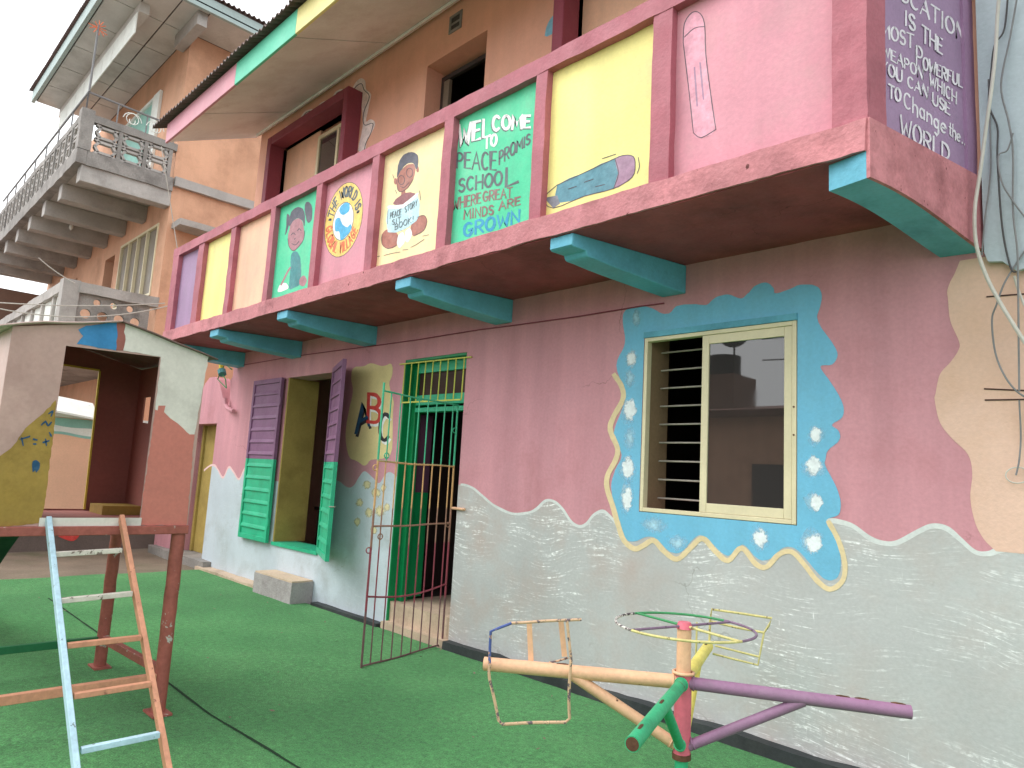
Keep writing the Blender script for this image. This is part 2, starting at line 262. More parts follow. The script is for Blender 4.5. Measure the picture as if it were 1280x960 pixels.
# ------------------------------------------------------------------ mesh builder
def catmull(P, n=6, closed=False):
    P = [Vector(p) for p in P]; out = []; k = len(P)
    for i in range(k if closed else k-1):
        g = (lambda j: P[j % k]) if closed else (lambda j: P[min(max(j, 0), k-1)])
        p0, p1, p2, p3 = g(i-1), g(i), g(i+1), g(i+2)
        for s in range(n):
            t = s/n
            out.append(.5*((2*p1)+(p2-p0)*t+(2*p0-5*p1+4*p2-p3)*t*t+(3*p1-p0-3*p2+p3)*t**3))
    if not closed: out.append(P[-1])
    return out
class MB:
    def __init__(s): s.v = []; s.f = []; s.sm = []
    def face(s, pts, smooth=False):
        b = len(s.v); s.v += [Vector(p) for p in pts]; s.f.append(list(range(b, b+len(pts)))); s.sm.append(smooth)
    def box(s, x0, x1, y0, y1, z0, z1, T=None):
        P = [Vector((x, y, z)) for x in (x0, x1) for y in (y0, y1) for z in (z0, z1)]
        if T: P = [T(p) for p in P]
        b = len(s.v); s.v += P
        for q in ((0, 1, 3, 2), (4, 6, 7, 5), (0, 4, 5, 1), (2, 3, 7, 6), (0, 2, 6, 4), (1, 5, 7, 3)): s.f.append([b+i for i in q]); s.sm.append(False)
        return s
    def rbox(s, x0, x1, y0, y1, z0, z1, step=.08, amp=.006, seed=0, T=None):
        """hand-plastered box: surface points pushed about a little"""
        def cuts(a, b): n = max(1, min(160, int(round((b-a)/step)))); return [a+(b-a)*i/n for i in range(n+1)]
        X, Y, Z = cuts(x0, x1), cuts(y0, y1), cuts(z0, z1); idx = {}
        def vid(p):
            k = tuple(round(q, 5) for q in p)
            if k not in idx:
                v = Vector(p); d = noise.noise_vector(v*4+Vector((seed*7.3, 0, 0)))*amp + noise.noise_vector(v*15+Vector((0, seed*3.1, 0)))*amp*.5
                v = v+d; idx[k] = len(s.v); s.v.append(T(v) if T else v)
            return idx[k]
        def sheet(A, B, mk):
            for i in range(len(A)-1):
                for j in range(len(B)-1):
                    s.f.append([vid(mk(A[i], B[j])), vid(mk(A[i+1], B[j])), vid(mk(A[i+1], B[j+1])), vid(mk(A[i], B[j+1]))]); s.sm.append(True)
        for x in (x0, x1): sheet(Y, Z, lambda a, b: (x, a, b))
        for y in (y0, y1): sheet(X, Z, lambda a, b: (a, y, b))
        for z in (z0, z1): sheet(X, Y, lambda a, b: (a, b, z))
        return s
    def tube(s, P, r, n=10, closed=False, r2=None):
        P = [Vector(p) for p in P]; k = len(P); rings = []; prev = None
        for i, p in enumerate(P):
            a = P[(i-1) % k] if (closed or i > 0) else p; b = P[(i+1) % k] if (closed or i < k-1) else p
            t = (b-a).normalized()
            if prev is None: u = t.orthogonal().normalized()
            else: u = (prev-t*prev.dot(t)).normalized()
            prev = u; w = t.cross(u); rr = r if r2 is None else r+(r2-r)*i/(k-1)
            base = len(s.v); s.v += [p+(u*cos(2*pi*j/n)+w*sin(2*pi*j/n))*rr for j in range(n)]; rings.append(base)
        for i in range(k if closed else k-1):
            A, B = rings[i], rings[(i+1) % k]
            for j in range(n): s.f.append([A+j, A+(j+1) % n, B+(j+1) % n, B+j]); s.sm.append(True)
        if not closed:
            s.f.append([rings[0]+j for j in range(n)]); s.f.append([rings[-1]+j for j in range(n)]); s.sm += [False, False]
        return s
    def prism(s, loops, O, U, V, D):
        """loops of 2D points (first outer, others holes) on plane O,U,V, thickened by vector D"""
        L3 = [[Vector((a, b, 0)) for a, b in lp] for lp in loops]; flat = [p for lp in L3 for p in lp]
        tri = tessellate_polygon(L3); P = [O+U*p.x+V*p.y for p in flat]; b = len(s.v); n = len(P)
        s.v += P
        for t in tri: s.f.append([b+i for i in t]); s.sm.append(False)
        if D is not None:
            s.v += [p+D for p in P]
            for t in tri: s.f.append([b+n+i for i in reversed(t)]); s.sm.append(False)
            q = 0
            for lp in L3:
                m = len(lp)
                for i in range(m): s.f.append([b+q+i, b+q+(i+1) % m, b+n+q+(i+1) % m, b+n+q+i]); s.sm.append(False)
                q += m
        return s
    def bar(s, a, b, w, h, up=Vector((0, 0, 1))):
        a, b = Vector(a), Vector(b); t = (b-a).normalized(); x = t.cross(up)
        x = x.normalized() if x.length > 1e-4 else Vector((1, 0, 0)); y = x.cross(t)
        c = len(s.v)
        for p in (a, b): s.v += [p+x*w/2*i+y*h/2*j for i, j in ((-1, -1), (1, -1), (1, 1), (-1, 1))]
        for q in ((0, 1, 2, 3), (7, 6, 5, 4), (0, 4, 5, 1), (1, 5, 6, 2), (2, 6, 7, 3), (3, 7, 4, 0)): s.f.append([c+i for i in q]); s.sm.append(False)
        return s
    # flat paint on a plane, traced in pixels
    def fill(s, plane, pts, off=.002, holes=(), smooth=0):
        P = [(p[0], p[1]) for p in (catmull([(a, b, 0) for a, b in pts], smooth, True) if smooth else [Vector((a, b, 0)) for a, b in pts])]
        loops = [[Vector((a, b, 0)) for a, b in P]]+[[Vector((a, b, 0)) for a, b in h] for h in holes]
        if smooth:
            for p in loops[0]: v = noise.noise_vector(V3((p.x*.45, p.y*.45, 1))); p.x += v.x*.5; p.y += v.y*.5
        flat = [p for l in loops for p in l]; b = len(s.v); s.v += [plane(p.x, p.y, off) for p in flat]
        for t in tessellate_polygon(loops): s.f.append([b+i for i in t]); s.sm.append(False)
        return s
    def stroke(s, plane, pts, w, off=.002, smooth=0, jit=.1, closed=False):
        P = catmull([(a, b, 0) for a, b in pts], smooth, closed) if smooth else [Vector((a, b, 0)) for a, b in pts]
        k = len(P)
        if k < 2: return s
        b = len(s.v)
        for i, p in enumerate(P):
            if closed: a, c = P[i-1], P[(i+1) % k]
            else: a, c = P[max(i-1, 0)], P[min(i+1, k-1)]
            t = (c-a); t = t.normalized() if t.length > 1e-6 else Vector((1, 0, 0)); n = Vector((-t.y, t.x, 0)); q = p
            sc = 1.
            if 0 < i < k-1:
                d1 = (p-a).normalized(); sc = 1/max(.6, abs(Vector((-d1.y, d1.x, 0)).dot(n)))
            elif not closed: q = p+t*(w*.4 if i else -w*.4); sc = .8
            ww = w*.5*sc*(1+random.uniform(-jit, jit))
            for sg in (1, -1): r = q+n*ww*sg; s.v.append(plane(r.x, r.y, off))
        for i in range(k if closed else k-1):
            j = (i+1) % k; s.f.append([b+2*i, b+2*i+1, b+2*j+1, b+2*j]); s.sm.append(False)
        return s
    def build(s, name, m, parent=None, bevel=0., angle=None):
        me = bpy.data.meshes.new(name); me.from_pydata([tuple(v) for v in s.v], [], s.f)
        me.polygons.foreach_set('use_smooth', s.sm); me.materials.append(MATS[m]); me.update()
        bm = bmesh.new(); bm.from_mesh(me); bmesh.ops.recalc_face_normals(bm, faces=bm.faces); bm.to_mesh(me); bm.free()
        me.set_sharp_from_angle(angle=radians(38))
        o = bpy.data.objects.new(name, me); col.objects.link(o)
        if parent: attach(o, parent)
        if bevel:
            bv = o.modifiers.new('bevel', 'BEVEL'); bv.width = bevel; bv.segments = 2; bv.limit_method = 'ANGLE'; bv.angle_limit = radians(50)
        return o
def attach(o, parent):
    o.parent = parent
    o.matrix_parent_inverse = Matrix.Translation(-parent.location) if parent.parent is None else Matrix()
def thing(name, loc, label, cat, group=None):
    o = bpy.data.objects.new(name, None); col.objects.link(o); o.location = loc; o['label'] = label; o['category'] = cat
    o.empty_display_size = .2
    if group: o['group'] = group
    return o
def tag(o, label, cat, group=None):
    o['label'] = label; o['category'] = cat
    if group: o['group'] = group
    return o
def structure(o): o['kind'] = 'structure'; return o
V3 = Vector
UX, UY, UZ = V3((1, 0, 0)), V3((0, 1, 0)), V3((0, 0, 1))
def zm(x0, y0, s): return lambda pts: [(x0+a/s, y0+b/s) for a, b in pts]     # enlarged crop -> photo pixels
Z5, Z3, Z6, ZP = zm(440, 100, 3.765), zm(200, 100, 3.765), zm(660, 0, 3.556), zm(980, 0, 4.267)
def ell(cx, cy, rx, ry, n=20, a0=0., a1=2*pi, tilt=0.):
    m = n if abs(a1-a0-2*pi) < 1e-6 else n+1
    return [(cx+rx*cos(a0+(a1-a0)*i/n)*cos(tilt)-ry*sin(a0+(a1-a0)*i/n)*sin(tilt), cy+rx*cos(a0+(a1-a0)*i/n)*sin(tilt)+ry*sin(a0+(a1-a0)*i/n)*cos(tilt)) for i in range(m)]

# hand-painted stroke letters, unit box, y up
def arc(cx, cy, rx, ry, a0, a1, n=8): return [(cx+rx*cos(radians(a0+(a1-a0)*i/n)), cy+ry*sin(radians(a0+(a1-a0)*i/n))) for i in range(n+1)]
FONT = {
 'A': (1, [[(0, 0), (.5, 1), (1, 0)], [(.2, .36), (.8, .36)]]), 'B': (.85, [[(.05, 0), (.05, 1)], [(.05, 1)]+arc(.45, .76, .45, .24, 90, -90)+[(.05, .52)], [(.05, .52)]+arc(.5, .26, .5, .26, 90, -90)+[(.05, 0)]]),
 'C': (.9, [arc(.52, .5, .5, .5, 50, 310, 12)]), 'D': (.9, [[(.05, 0), (.05, 1)], [(.05, 1), (.3, 1)]+arc(.35, .5, .6, .5, 85, -85)+[(.05, 0)]]),
 'E': (.8, [[(.9, 1), (.05, 1), (.05, 0), (.95, 0)], [(.05, .52), (.8, .52)]]), 'F': (.8, [[(.9, 1), (.05, 1), (.05, 0)], [(.05, .52), (.75, .52)]]),
 'G': (.95, [arc(.5, .5, .5, .5, 50, 330, 12)+[(.95, .42), (.55, .42)]]), 'H': (.95, [[(.05, 0), (.05, 1)], [(.95, 0), (.95, 1)], [(.05, .5), (.95, .5)]]),
 'I': (.25, [[(.5, 0), (.5, 1)]]), 'K': (.9, [[(.05, 0), (.05, 1)], [(.9, 1), (.08, .45), (.95, 0)]]), 'L': (.8, [[(.05, 1), (.05, 0), (.95, 0)]]),
 'M': (1.15, [[(0, 0), (.1, 1), (.5, .3), (.9, 1), (1, 0)]]), 'N': (.95, [[(.05, 0), (.05, 1), (.95, 0), (.95, 1)]]), 'O': (1, [arc(.5, .5, .48, .5, 90, 450, 16)]),
 'P': (.8, [[(.05, 0), (.05, 1)]+arc(.45, .73, .5, .27, 90, -90)+[(.05, .46)]]), 'R': (.9, [[(.05, 0), (.05, 1)]+arc(.45, .74, .48, .26, 90, -90)+[(.05, .48)], [(.4, .48), (.95, 0)]]),
 'S': (.8, [arc(.5, .75, .42, .25, 30, 270, 8)+arc(.5, .25, .45, .25, 90, -150, 8)]), 'T': (.9, [[(0, 1), (1, 1)], [(.5, 1), (.5, 0)]]),
 'U': (.95, [[(.05, 1), (.05, .35)]+arc(.5, .35, .45, .35, 180, 360)+[(.95, 1)]]), 'V': (.95, [[(0, 1), (.5, 0), (1, 1)]]), 'W': (1.25, [[(0, 1), (.25, 0), (.5, .75), (.75, 0), (1, 1)]]),
 'Y': (.9, [[(0, 1), (.5, .5), (1, 1)], [(.5, .5), (.5, 0)]]), '!': (.3, [[(.5, .35), (.5, 1)], [(.5, 0), (.5, .08)]]), '.': (.3, [[(.5, 0), (.5, .08)]]), ' ': (.55, []),
 'h': (.7, [[(.05, 1), (.05, 0)], [(.05, .4)]+arc(.5, .35, .42, .25, 160, 0)+[(.92, -.1)]]), 'a': (.7, [arc(.45, .3, .42, .3, 20, 380, 12), [(.88, .6), (.88, 0)]]),
 'n': (.7, [[(.05, .62), (.05, 0)], [(.05, .4)]+arc(.5, .35, .42, .25, 160, 0)+[(.92, 0)]]), 'g': (.7, [arc(.45, .3, .42, .3, 20, 380, 12), [(.88, .6), (.88, -.3), (.6, -.5), (.2, -.4)]]),
 'e': (.7, [[(.05, .32), (.9, .32)]+arc(.47, .3, .44, .3, 5, 310, 12)]), 't': (.5, [[(.5, .95), (.5, .1), (.9, 0)], [(.1, .62), (.95, .62)]]),
 '*': (.4, [arc(.5, .45, .3, .2, 0, 360, 6)])}
def text(mb, plane, s, p0, p1, h0, h1, w, off=.003, up=(.03, -1), dx=0, dy=0, gap=.28, jitter=.03):
    tot = sum(FONT[c][0] for c in s)+gap*(len(s)-1); cur = 0.; k = 0
    rnd = random.Random(hash(s) % 1000 if False else len(s)*7)
    for c in s:
        wd, st = FONT[c]
        jy = rnd.uniform(-jitter, jitter); js = rnd.uniform(.95, 1.06)
        for poly in st:
            pts = []
            for a, b in poly:
                f = (cur+a*wd)/tot; h = (h0+(h1-h0)*f)*js
                pts.append((p0[0]+(p1[0]-p0[0])*f+up[0]*h*(b+jy)+dx, p0[1]+(p1[1]-p0[1])*f+up[1]*h*(b+jy)+dy))
            mb.stroke(plane, pts, w, off+.0003*(k % 6), jit=.14); k += 1
        cur += wd+gap
    return mb
def arc_text(mb, plane, s, cx, cy, rx, ry, a0, a1, h, w, tilt, inward=False, off=.004):
    tot = sum(FONT[c][0] for c in s)+.35*(len(s)-1); cur = 0.; k = 0
    for c in s:
        wd, st = FONT[c]
        for poly in st:
            pts = []
            for a, b in poly:
                f = (cur+a*wd)/tot; an = a0+(a1-a0)*f; e = (b-.5)*h*(-1 if inward else 1)
                x, y = (rx+e*rx/ry)*cos(an), (ry+e)*sin(an)
                pts.append((cx+x*cos(tilt)-y*sin(tilt), cy+x*sin(tilt)+y*cos(tilt)))
            mb.stroke(plane, pts, w, off+.0003*(k % 6)); k += 1
        cur += wd+.35

# ================================================================== GROUND
g = MB(); g.face([(-150, -150, -.05), (150, -150, -.05), (150, 150, -.05), (-150, 150, -.05)]); structure(g.build('ground', 'paving'))
def sheet(x0, x1, y0, y1, z, nx, ny, amp, seed, edge=None):
    m = MB()
    for i in range(nx+1):
        for j in range(ny+1):
            x, y = x0+(x1-x0)*i/nx, y0+(y1-y0)*j/ny
            h = noise.noise(V3((x*1.1, y*1.1, seed)))*amp+noise.noise(V3((x*4, y*4, seed+5)))*amp*.35
            if edge: x, y = edge(x, y, i, j)
            m.v.append(V3((x, y, z+h)))
    for i in range(nx):
        for j in range(ny): a = i*(ny+1)+j; m.f.append([a, a+ny+1, a+ny+2, a+1]); m.sm.append(True)
    return m
def turf_edge(x, y, i, j):
    if i == 0: x += noise.noise(V3((y*1.7, 3, 0)))*.06+(y+.3)*-.0
    if j == 80: y += noise.noise(V3((x*1.3, 9, 0)))*.02
    return x, y
structure(sheet(-10.05, 4.5, -8.5, -.075, 0, 150, 80, .006, 2, turf_edge).build('turf', 'turf'))
structure(sheet(-12.85, -9.9, -8.5, 3.5, -.022, 30, 60, .012, 8).build('bare_ground', 'bare_ground'))
# seams between turf rolls
def turf_seam(px):
    P = [G(a, b) for a, b in px]; m = MB()
    for i in range(len(P)-1):
        for k in range(6):
            a, b = P[i].lerp(P[i+1], k/6), P[i].lerp(P[i+1], (k+1)/6)
            n = (b-a).normalized().cross(UZ)*(.008+.004*noise.noise(a*5))
            z = lambda p: V3((p.x, p.y, noise.noise(V3((p.x*1.1, p.y*1.1, 2)))*.006+noise.noise(V3((p.x*4, p.y*4, 7)))*.0021+.004))
            m.face([z(a-n), z(a+n), z(b+n), z(b-n)])
    structure(m.build('turf_seam', 'seam'))
turf_seam([(60, 748), (130, 797), (214, 857), (262, 893), (320, 928), (382, 966)])
lt = MB(); lr = random.Random(21)
for k in range(46):
    x, y = lr.uniform(-9.5, -.5), -abs(lr.gauss(0, 1.1))-.12
    if y < -4 or (x > -1 and y < -2): continue
    a = lr.uniform(0, 6.3); sz = lr.uniform(.008, .022); u = V3((cos(a), sin(a), lr.uniform(-.2, .3)))*sz; v = V3((-sin(a), cos(a), lr.uniform(-.2, .3)))*sz*.55; c = V3((x, y, .014))
    lt.face([c-u, c-v*.9+UZ*.004, c+u+UZ*.003, c+v]) 
o = lt.build('leaf_litter', 'bare_ground'); o['kind'] = 'stuff'; o['label'] = 'scattered dry leaf scraps on the green turf'; o['category'] = 'litter'
# gutter edge and skirting at the foot of the wall
m = MB(); m.rbox(-4.84, 2.0, -.085, -.003, -.04, .07, .09, .012, 4); structure(m.build('kerb', 'black_strip'))
m = MB(); m.rbox(-7.1, -5.84, -.09, -.003, -.04, .03, .09, .006, 5); structure(m.build('kerb', 'black_strip'))
m = MB(); m.rbox(-10.2, -8.12, -.16, -.003, -.04, .03, .09, .01, 6); structure(m.build('kerb', 'step_concrete'))

# ================================================================== SCHOOL BUILDING
school = thing('school_building', (-5.4, 0, 0), 'pink two-storey school building with painted balcony panels and blue corbels', 'building')
WL, WR = (-8.30, -7.20, .555, 2.60), (-2.90, -1.78, 1.315, 2.60)      # window openings
DR = (-5.81, -4.86, -.05, 2.63)                                       # doorway
XL, XR = -10.02, 2.0
def rect(o): return [(o[0], o[2]), (o[1], o[2]), (o[1], o[3]), (o[0], o[3])]
m = MB()
outer = [(XL, -.05), (DR[0], -.05), (DR[0], DR[3]), (DR[1], DR[3]), (DR[1], -.05), (XR, -.05), (XR, 3.2), (XL, 3.2)]
m.prism([outer, rect(WL), rect(WR)], V3((0, 0, 0)), UX, UZ, UY*.3)
m.build('wall', 'pink_wall', school)
# rooms behind the openings
def room(x0, x1, y0, y1, z0, z1, mt):
    q = MB(); q.face([(x0, y1, z0), (x1, y1, z0), (x1, y1, z1), (x0, y1, z1)]); q.face([(x0, y0, z0), (x0, y1, z0), (x0, y1, z1), (x0, y0, z1)])
    q.face([(x1, y0, z0), (x1, y1, z0), (x1, y1, z1), (x1, y0, z1)]); q.face([(x0, y0, z0), (x1, y0, z0), (x1, y1, z0), (x0, y1, z0)]); q.face([(x0, y0, z1), (x1, y0, z1), (x1, y1, z1), (x0, y1, z1)])
    q.build('room', mt, school)
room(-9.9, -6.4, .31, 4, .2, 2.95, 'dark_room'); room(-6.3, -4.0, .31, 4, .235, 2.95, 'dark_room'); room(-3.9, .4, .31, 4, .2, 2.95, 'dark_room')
# side wall and back
m = MB(); m.box(XL, XL+.25, .301, 5, -.05, 6.4); m.build('side_wall', 'orange_wall', school)

# --- paint on the wall
FR = wall_plane(0.)
wave_left = [W(*p) for p in [(255, 588), (263, 582), (268.7, 582), (273, 588), (279, 597), (286, 584), (292, 590), (299, 599), (307, 585), (318, 592), (330, 600)]]
wave_mid = [W(*p) for p in [(400, 606), (420, 600), (434, 609), (442, 607), (449, 596), (456, 589), (466, 597), (474, 604), (481, 594), (488, 590), (497, 597)]]
wave_r1 = [W(*p) for p in [(573, 606), (580, 606), (591, 610), (602, 619), (618, 632), (640, 642), (660, 641), (671, 636), (682, 626), (693, 627), (703, 636), (714, 652), (724, 658), (733, 655), (742, 644), (753, 639), (762, 645), (772, 656)]]
wave_r2 = [W(*p) for p in [(1030, 652), (1040, 651), (1048, 652), (1066, 657.5), (1087.5, 673), (1105, 679), (1122.5, 678), (1149, 664), (1166, 657.5), (1184, 661), (1201, 675), (1219, 690), (1236, 692), (1252, 687), (1282, 686), (1330, 700), (1400, 690)]]
def zat(curve, x):
    for a, b in zip(curve, curve[1:]):
        if a.x <= x <= b.x: return a.z+(b.z-a.z)*(x-a.x)/(b.x-a.x)
    return curve[0].z if x < curve[0].x else curve[-1].z
def dado(x0, x1, zf, z0, mt, off=.002, name='painted_dado'):
    q = MB(); n = max(1, int((x1-x0)/.015))
    for i in range(n+1):
        x = x0+(x1-x0)*i/n; q.v += [V3((x, -off*.35, z0)), V3((x, -off*.35, max(zf(x), z0+.01)))]
    for i in range(n): q.f.append([2*i, 2*i+2, 2*i+3, 2*i+1]); q.sm.append(False)
    return q.build(name, mt, school)
cl, cm, c1, c2 = [catmull(c, 6) for c in (wave_left, wave_mid, wave_r1, wave_r2)]
dado(XL, WL[0], lambda x: zat(cl, x), -.04, 'dado_blue'); dado(WL[0], WL[1], lambda x: WL[2], -.04, 'dado_blue')
dado(WL[1], DR[0], lambda x: zat(cm, x), -.04, 'dado_blue')
dado(DR[1], -3.1, lambda x: zat(c1, x), -.04, 'dado_grey'); dado(-3.1, -1.6, lambda x: 1.25, -.04, 'dado_grey'); dado(-1.6, XR, lambda x: zat(c2, x), -.04, 'dado_grey')
def ribbon3(curve, w, off, mt, name='painted_line'):
    q = MB(); k = len(curve)
    for i, p in enumerate(curve):
        t = (curve[min(i+1, k-1)]-curve[max(i-1, 0)]).normalized(); n = V3((-t.z, 0, t.x)); ww = w/2*(1+.3*noise.noise(p*9))
        for s in (1, -1): v = p+n*ww*s; v.y = -off*.35; q.v.append(v)
    for i in range(k-1): q.f.append([2*i, 2*i+1, 2*i+3, 2*i+2]); q.sm.append(False)
    return q.build(name, mt, school)
ribbon3(cl, .03, .0035, 'wave_pink'); ribbon3([p for p in c1 if p.x > DR[1]+.02], .022, .0035, 'dado_white'); ribbon3(c2, .026, .0035, 'dado_white')
# peach field at the right end
pe = [(1200, 326), (1193, 343), (1188, 352), (1184, 364), (1185, 373), (1188, 401), (1199, 427), (1198, 438), (1188, 453), (1175, 468), (1169.5, 492.5), (1168.5, 500), (1175, 528), (1190, 548), (1210, 568), (1215.5, 592), (1213, 622), (1219, 653), (1230, 674), (1245, 689)]
P = catmull([W(*p) for p in pe], 5); q = MB(); k = len(P)
for p in P: q.v += [V3((p.x, -.0016, p.z)), V3((XR, -.0016, p.z))]
for i in range(k-1): q.f.append([2*i, 2*i+1, 2*i+3, 2*i+2]); q.sm.append(False)
q.build('painted_field', 'peach_wall', school)
# grooves scored in the peach render
for pa, pb in (((1233, 371), (1300, 366)), ((1231, 500), (1300, 499)), ((1230, 486), (1300, 489))):
    a, b = W(*pa, -.003), W(*pb, -.003); q = MB(); q.bar(a, b, .004, .007); q.build('groove', 'wood_dark', school)
# blue cloud painted round the sliding window
cloud = [(780, 390.5), (790.5, 384), (811.7, 384), (827.6, 392), (838, 390.5), (846, 382.5), (865, 380), (883, 381), (894, 372), (910, 368), (926, 373), (936.5, 365), (944.5, 357), (958, 353), (967, 360), (969, 366.5), (984, 362.6), (1000, 356), (1019, 357), (1027, 366.5), (1025.5, 382.5), (1021.5, 396), (1027, 410), (1040, 427.6), (1047, 443.6), (1040, 455.5), (1025.5, 458), (1035, 473), (1045.4, 488.7), (1053.4, 504.7), (1053.4, 520.6), (1040, 531), (1048, 538), (1049.4, 550), (1035, 563), (1032, 574), (1032, 582.5), (1045.4, 609), (1050.7, 627.6), (1048, 643.6), (1033, 650), (1040, 665), (1049.4, 688.7), (1050.7, 710), (1045.4, 723), (1032, 724.6), (1019, 712.6), (1005.6, 696.7), (992, 684.7), (979, 684.7), (966, 696.7), (952.5, 700.7), (942, 694), (928.6, 680.8), (912.6, 694), (902, 691), (889, 678), (875.5, 668.8), (865, 675.5), (851.5, 690), (838, 690), (825, 678), (817, 671.5), (806.4, 671.5), (793, 676.8), (780, 672.8), (773, 654), (768, 633), (764, 609), (769, 588), (777, 569), (769, 550.6), (768, 536.5), (780, 504.7), (780, 488.7), (770.5, 457), (780, 433), (781, 419.7), (778.5, 403.7)]
def to_px(p):
    d = p-CAM; return (640+FPX*d.dot(RIGHT)/d.dot(_f), 480-FPX*d.dot(UP)/d.dot(_f))
hole = [to_px(V3((a, -.0021, b))) for a, b in rect(WR)]
MB().fill(FR, cloud, .006, [hole], smooth=4).build('painted_cloud', 'cloud_blue', school)
cl_line = [(768, 469), (777, 483), (778.5, 499), (766, 523), (763, 538), (772, 561), (769, 576), (760, 593), (758.6, 609), (766, 633), (772, 654), (780, 675.5), (793, 686), (804, 682), (817, 675.5), (830, 689), (846, 699), (862, 686), (878, 673), (894, 689), (910, 700.7), (927, 685), (944.5, 704.7), (958, 708.7), (974, 692.7), (990, 690), (1005.6, 706), (1021.5, 726), (1037.5, 736.5), (1053, 726), (1056, 704.7), (1048, 675.5), (1036, 653)]
MB().stroke(FR, cl_line, 6.5, .009, smooth=5, jit=.06).build('painted_line', 'cream_line', school)
rd = random.Random(3)
def dab(cx, cy, rx, ry, mt, off, name='painted_dab'):
    pts = [(cx+rx*(1+rd.uniform(-.32, .25))*cos(a), cy+ry*(1+rd.uniform(-.32, .25))*sin(a)) for a in [2*pi*i/11 for i in range(11)]]
    MB().fill(FR, pts, off, smooth=3).build(name, mt, school)
for cx, cy, rx, ry in [(796, 398, 4, 9), (789, 447, 6, 10), (787, 474, 5, 9), (786, 512, 8, 14), (787, 547, 6, 14), (784, 587, 8, 15), (784, 621, 7, 17), (1019, 544, 9, 11), (1016, 582, 10, 12), (1018, 628, 9, 11), (950, 672, 10, 13), (1016, 678, 12, 13), (815, 655, 14, 9), (845, 678, 12, 8)]:
    pale = cx in (815, 845, 787, 796)
    dab(cx, cy, rx*1.5, ry*1.4, 'cloud_pale', .0075)
    if not pale: dab(cx+1, cy, rx*1.05, ry*1.05, 'dab_white', .009)
# cream cloud with the letters, dabs beside the door
abc = [(442, 460), (455, 457.5), (464, 454), (478, 457.5), (489, 455), (490.6, 467), (486.6, 481), (492, 502), (491, 518), (490, 560.6), (483, 572), (464, 575), (456, 582), (445.6, 576), (436, 570), (432, 545), (436, 514), (441, 490), (439, 473)]
MB().fill(FR, abc, .004, smooth=4).build('painted_cloud', 'cream_cloud', school)
for cx, cy, rx, ry in [(459, 607, 5, 6), (470, 616, 7, 7), (450, 628, 5, 6), (480, 610, 4, 6), (460, 641, 6, 8), (476, 640, 7, 9), (447, 652, 4, 6), (468, 662, 5, 6), (484, 634, 4, 6)]:
    dab(cx, cy, rx*1.1, ry*1.1, 'dab_cream', .0055)
for ch, p0, p1, h, mt, w in (('A', (445, 541), (461, 531), 32, 'navy_paint', 4.6), ('B', (459, 527), (475, 529), 36, 'red_paint', 4.6), ('C', (474, 551), (487, 550), 34, 'black_paint', 4.2)):
    q = MB(); text(q, FR, ch, p0, p1, h, h, w, .007, dx=1.6, dy=3.2, jitter=0); q.build('lettering', 'white_paint' if ch != 'A' else 'black_paint', school)
    q = MB(); text(q, FR, ch, p0, p1, h, h, w, .0095, jitter=0); q.build('lettering', mt, school)

# --- sliding window
win = MB(); x0, x1, z0, z1 = WR; y = .05
def frame(mb, x0, x1, z0, z1, ya, yb, w, wt=None):
    wt = wt or w
    mb.box(x0, x0+w, ya, yb, z0, z1); mb.box(x1-w, x1, ya, yb, z0, z1); mb.box(x0+w, x1-w, ya, yb, z0, z0+wt); mb.box(x0+w, x1-w, ya, yb, z1-wt, z1)
frame(win, x0+.005, x1-.005, z0+.003, z1-.045, -.004, .05, .028)
win = win.build('sliding_window', 'alu_cream', school, bevel=.003)
sash = MB(); frame(sash, -2.43, x1-.034, z0+.032, z1-.075, .001, .03, .05, .06); sash.build('sash', 'alu_cream', win, bevel=.003)
gp = MB(); gp.box(-2.385, x1-.08, .012, .017, z0+.088, z1-.13); gp.build('pane', 'tinted_glass', win)
hd = MB(); hd.box(x0, x1, -.012, .02, z1-.043, z1-.002); hd.build('lintel_strip', 'corbel_blue', win)
rv = MB(); rv.box(x0+.002, x0+.02, .052, .298, z0, z1); rv.build('reveal', 'reveal_brown', school)
for i in range(9):
    zz = z0+.1+i*.133
    q = MB(); q.tube([(x0-.05, .2, zz+.01*noise.noise(V3((i, 0, 0)))), (-2.3, .2, zz), (x1+.05, .2, zz)], .0065, 8); q.build('burglar_bar', 'grille_steel', school)
for xx in (-2.30, -1.95):
    q = MB(); q.tube([(xx, .212, z0-.03), (xx, .212, z1+.03)], .007, 8); q.build('burglar_bar', 'grille_steel', school)
for zz in (1.85, 2.02):
    q = MB(); q.tube([(x1-.02, -.0045, zz), (x1-.02, -.0075, zz)], .006, 8); q.build('screw', 'tube_rust', win)

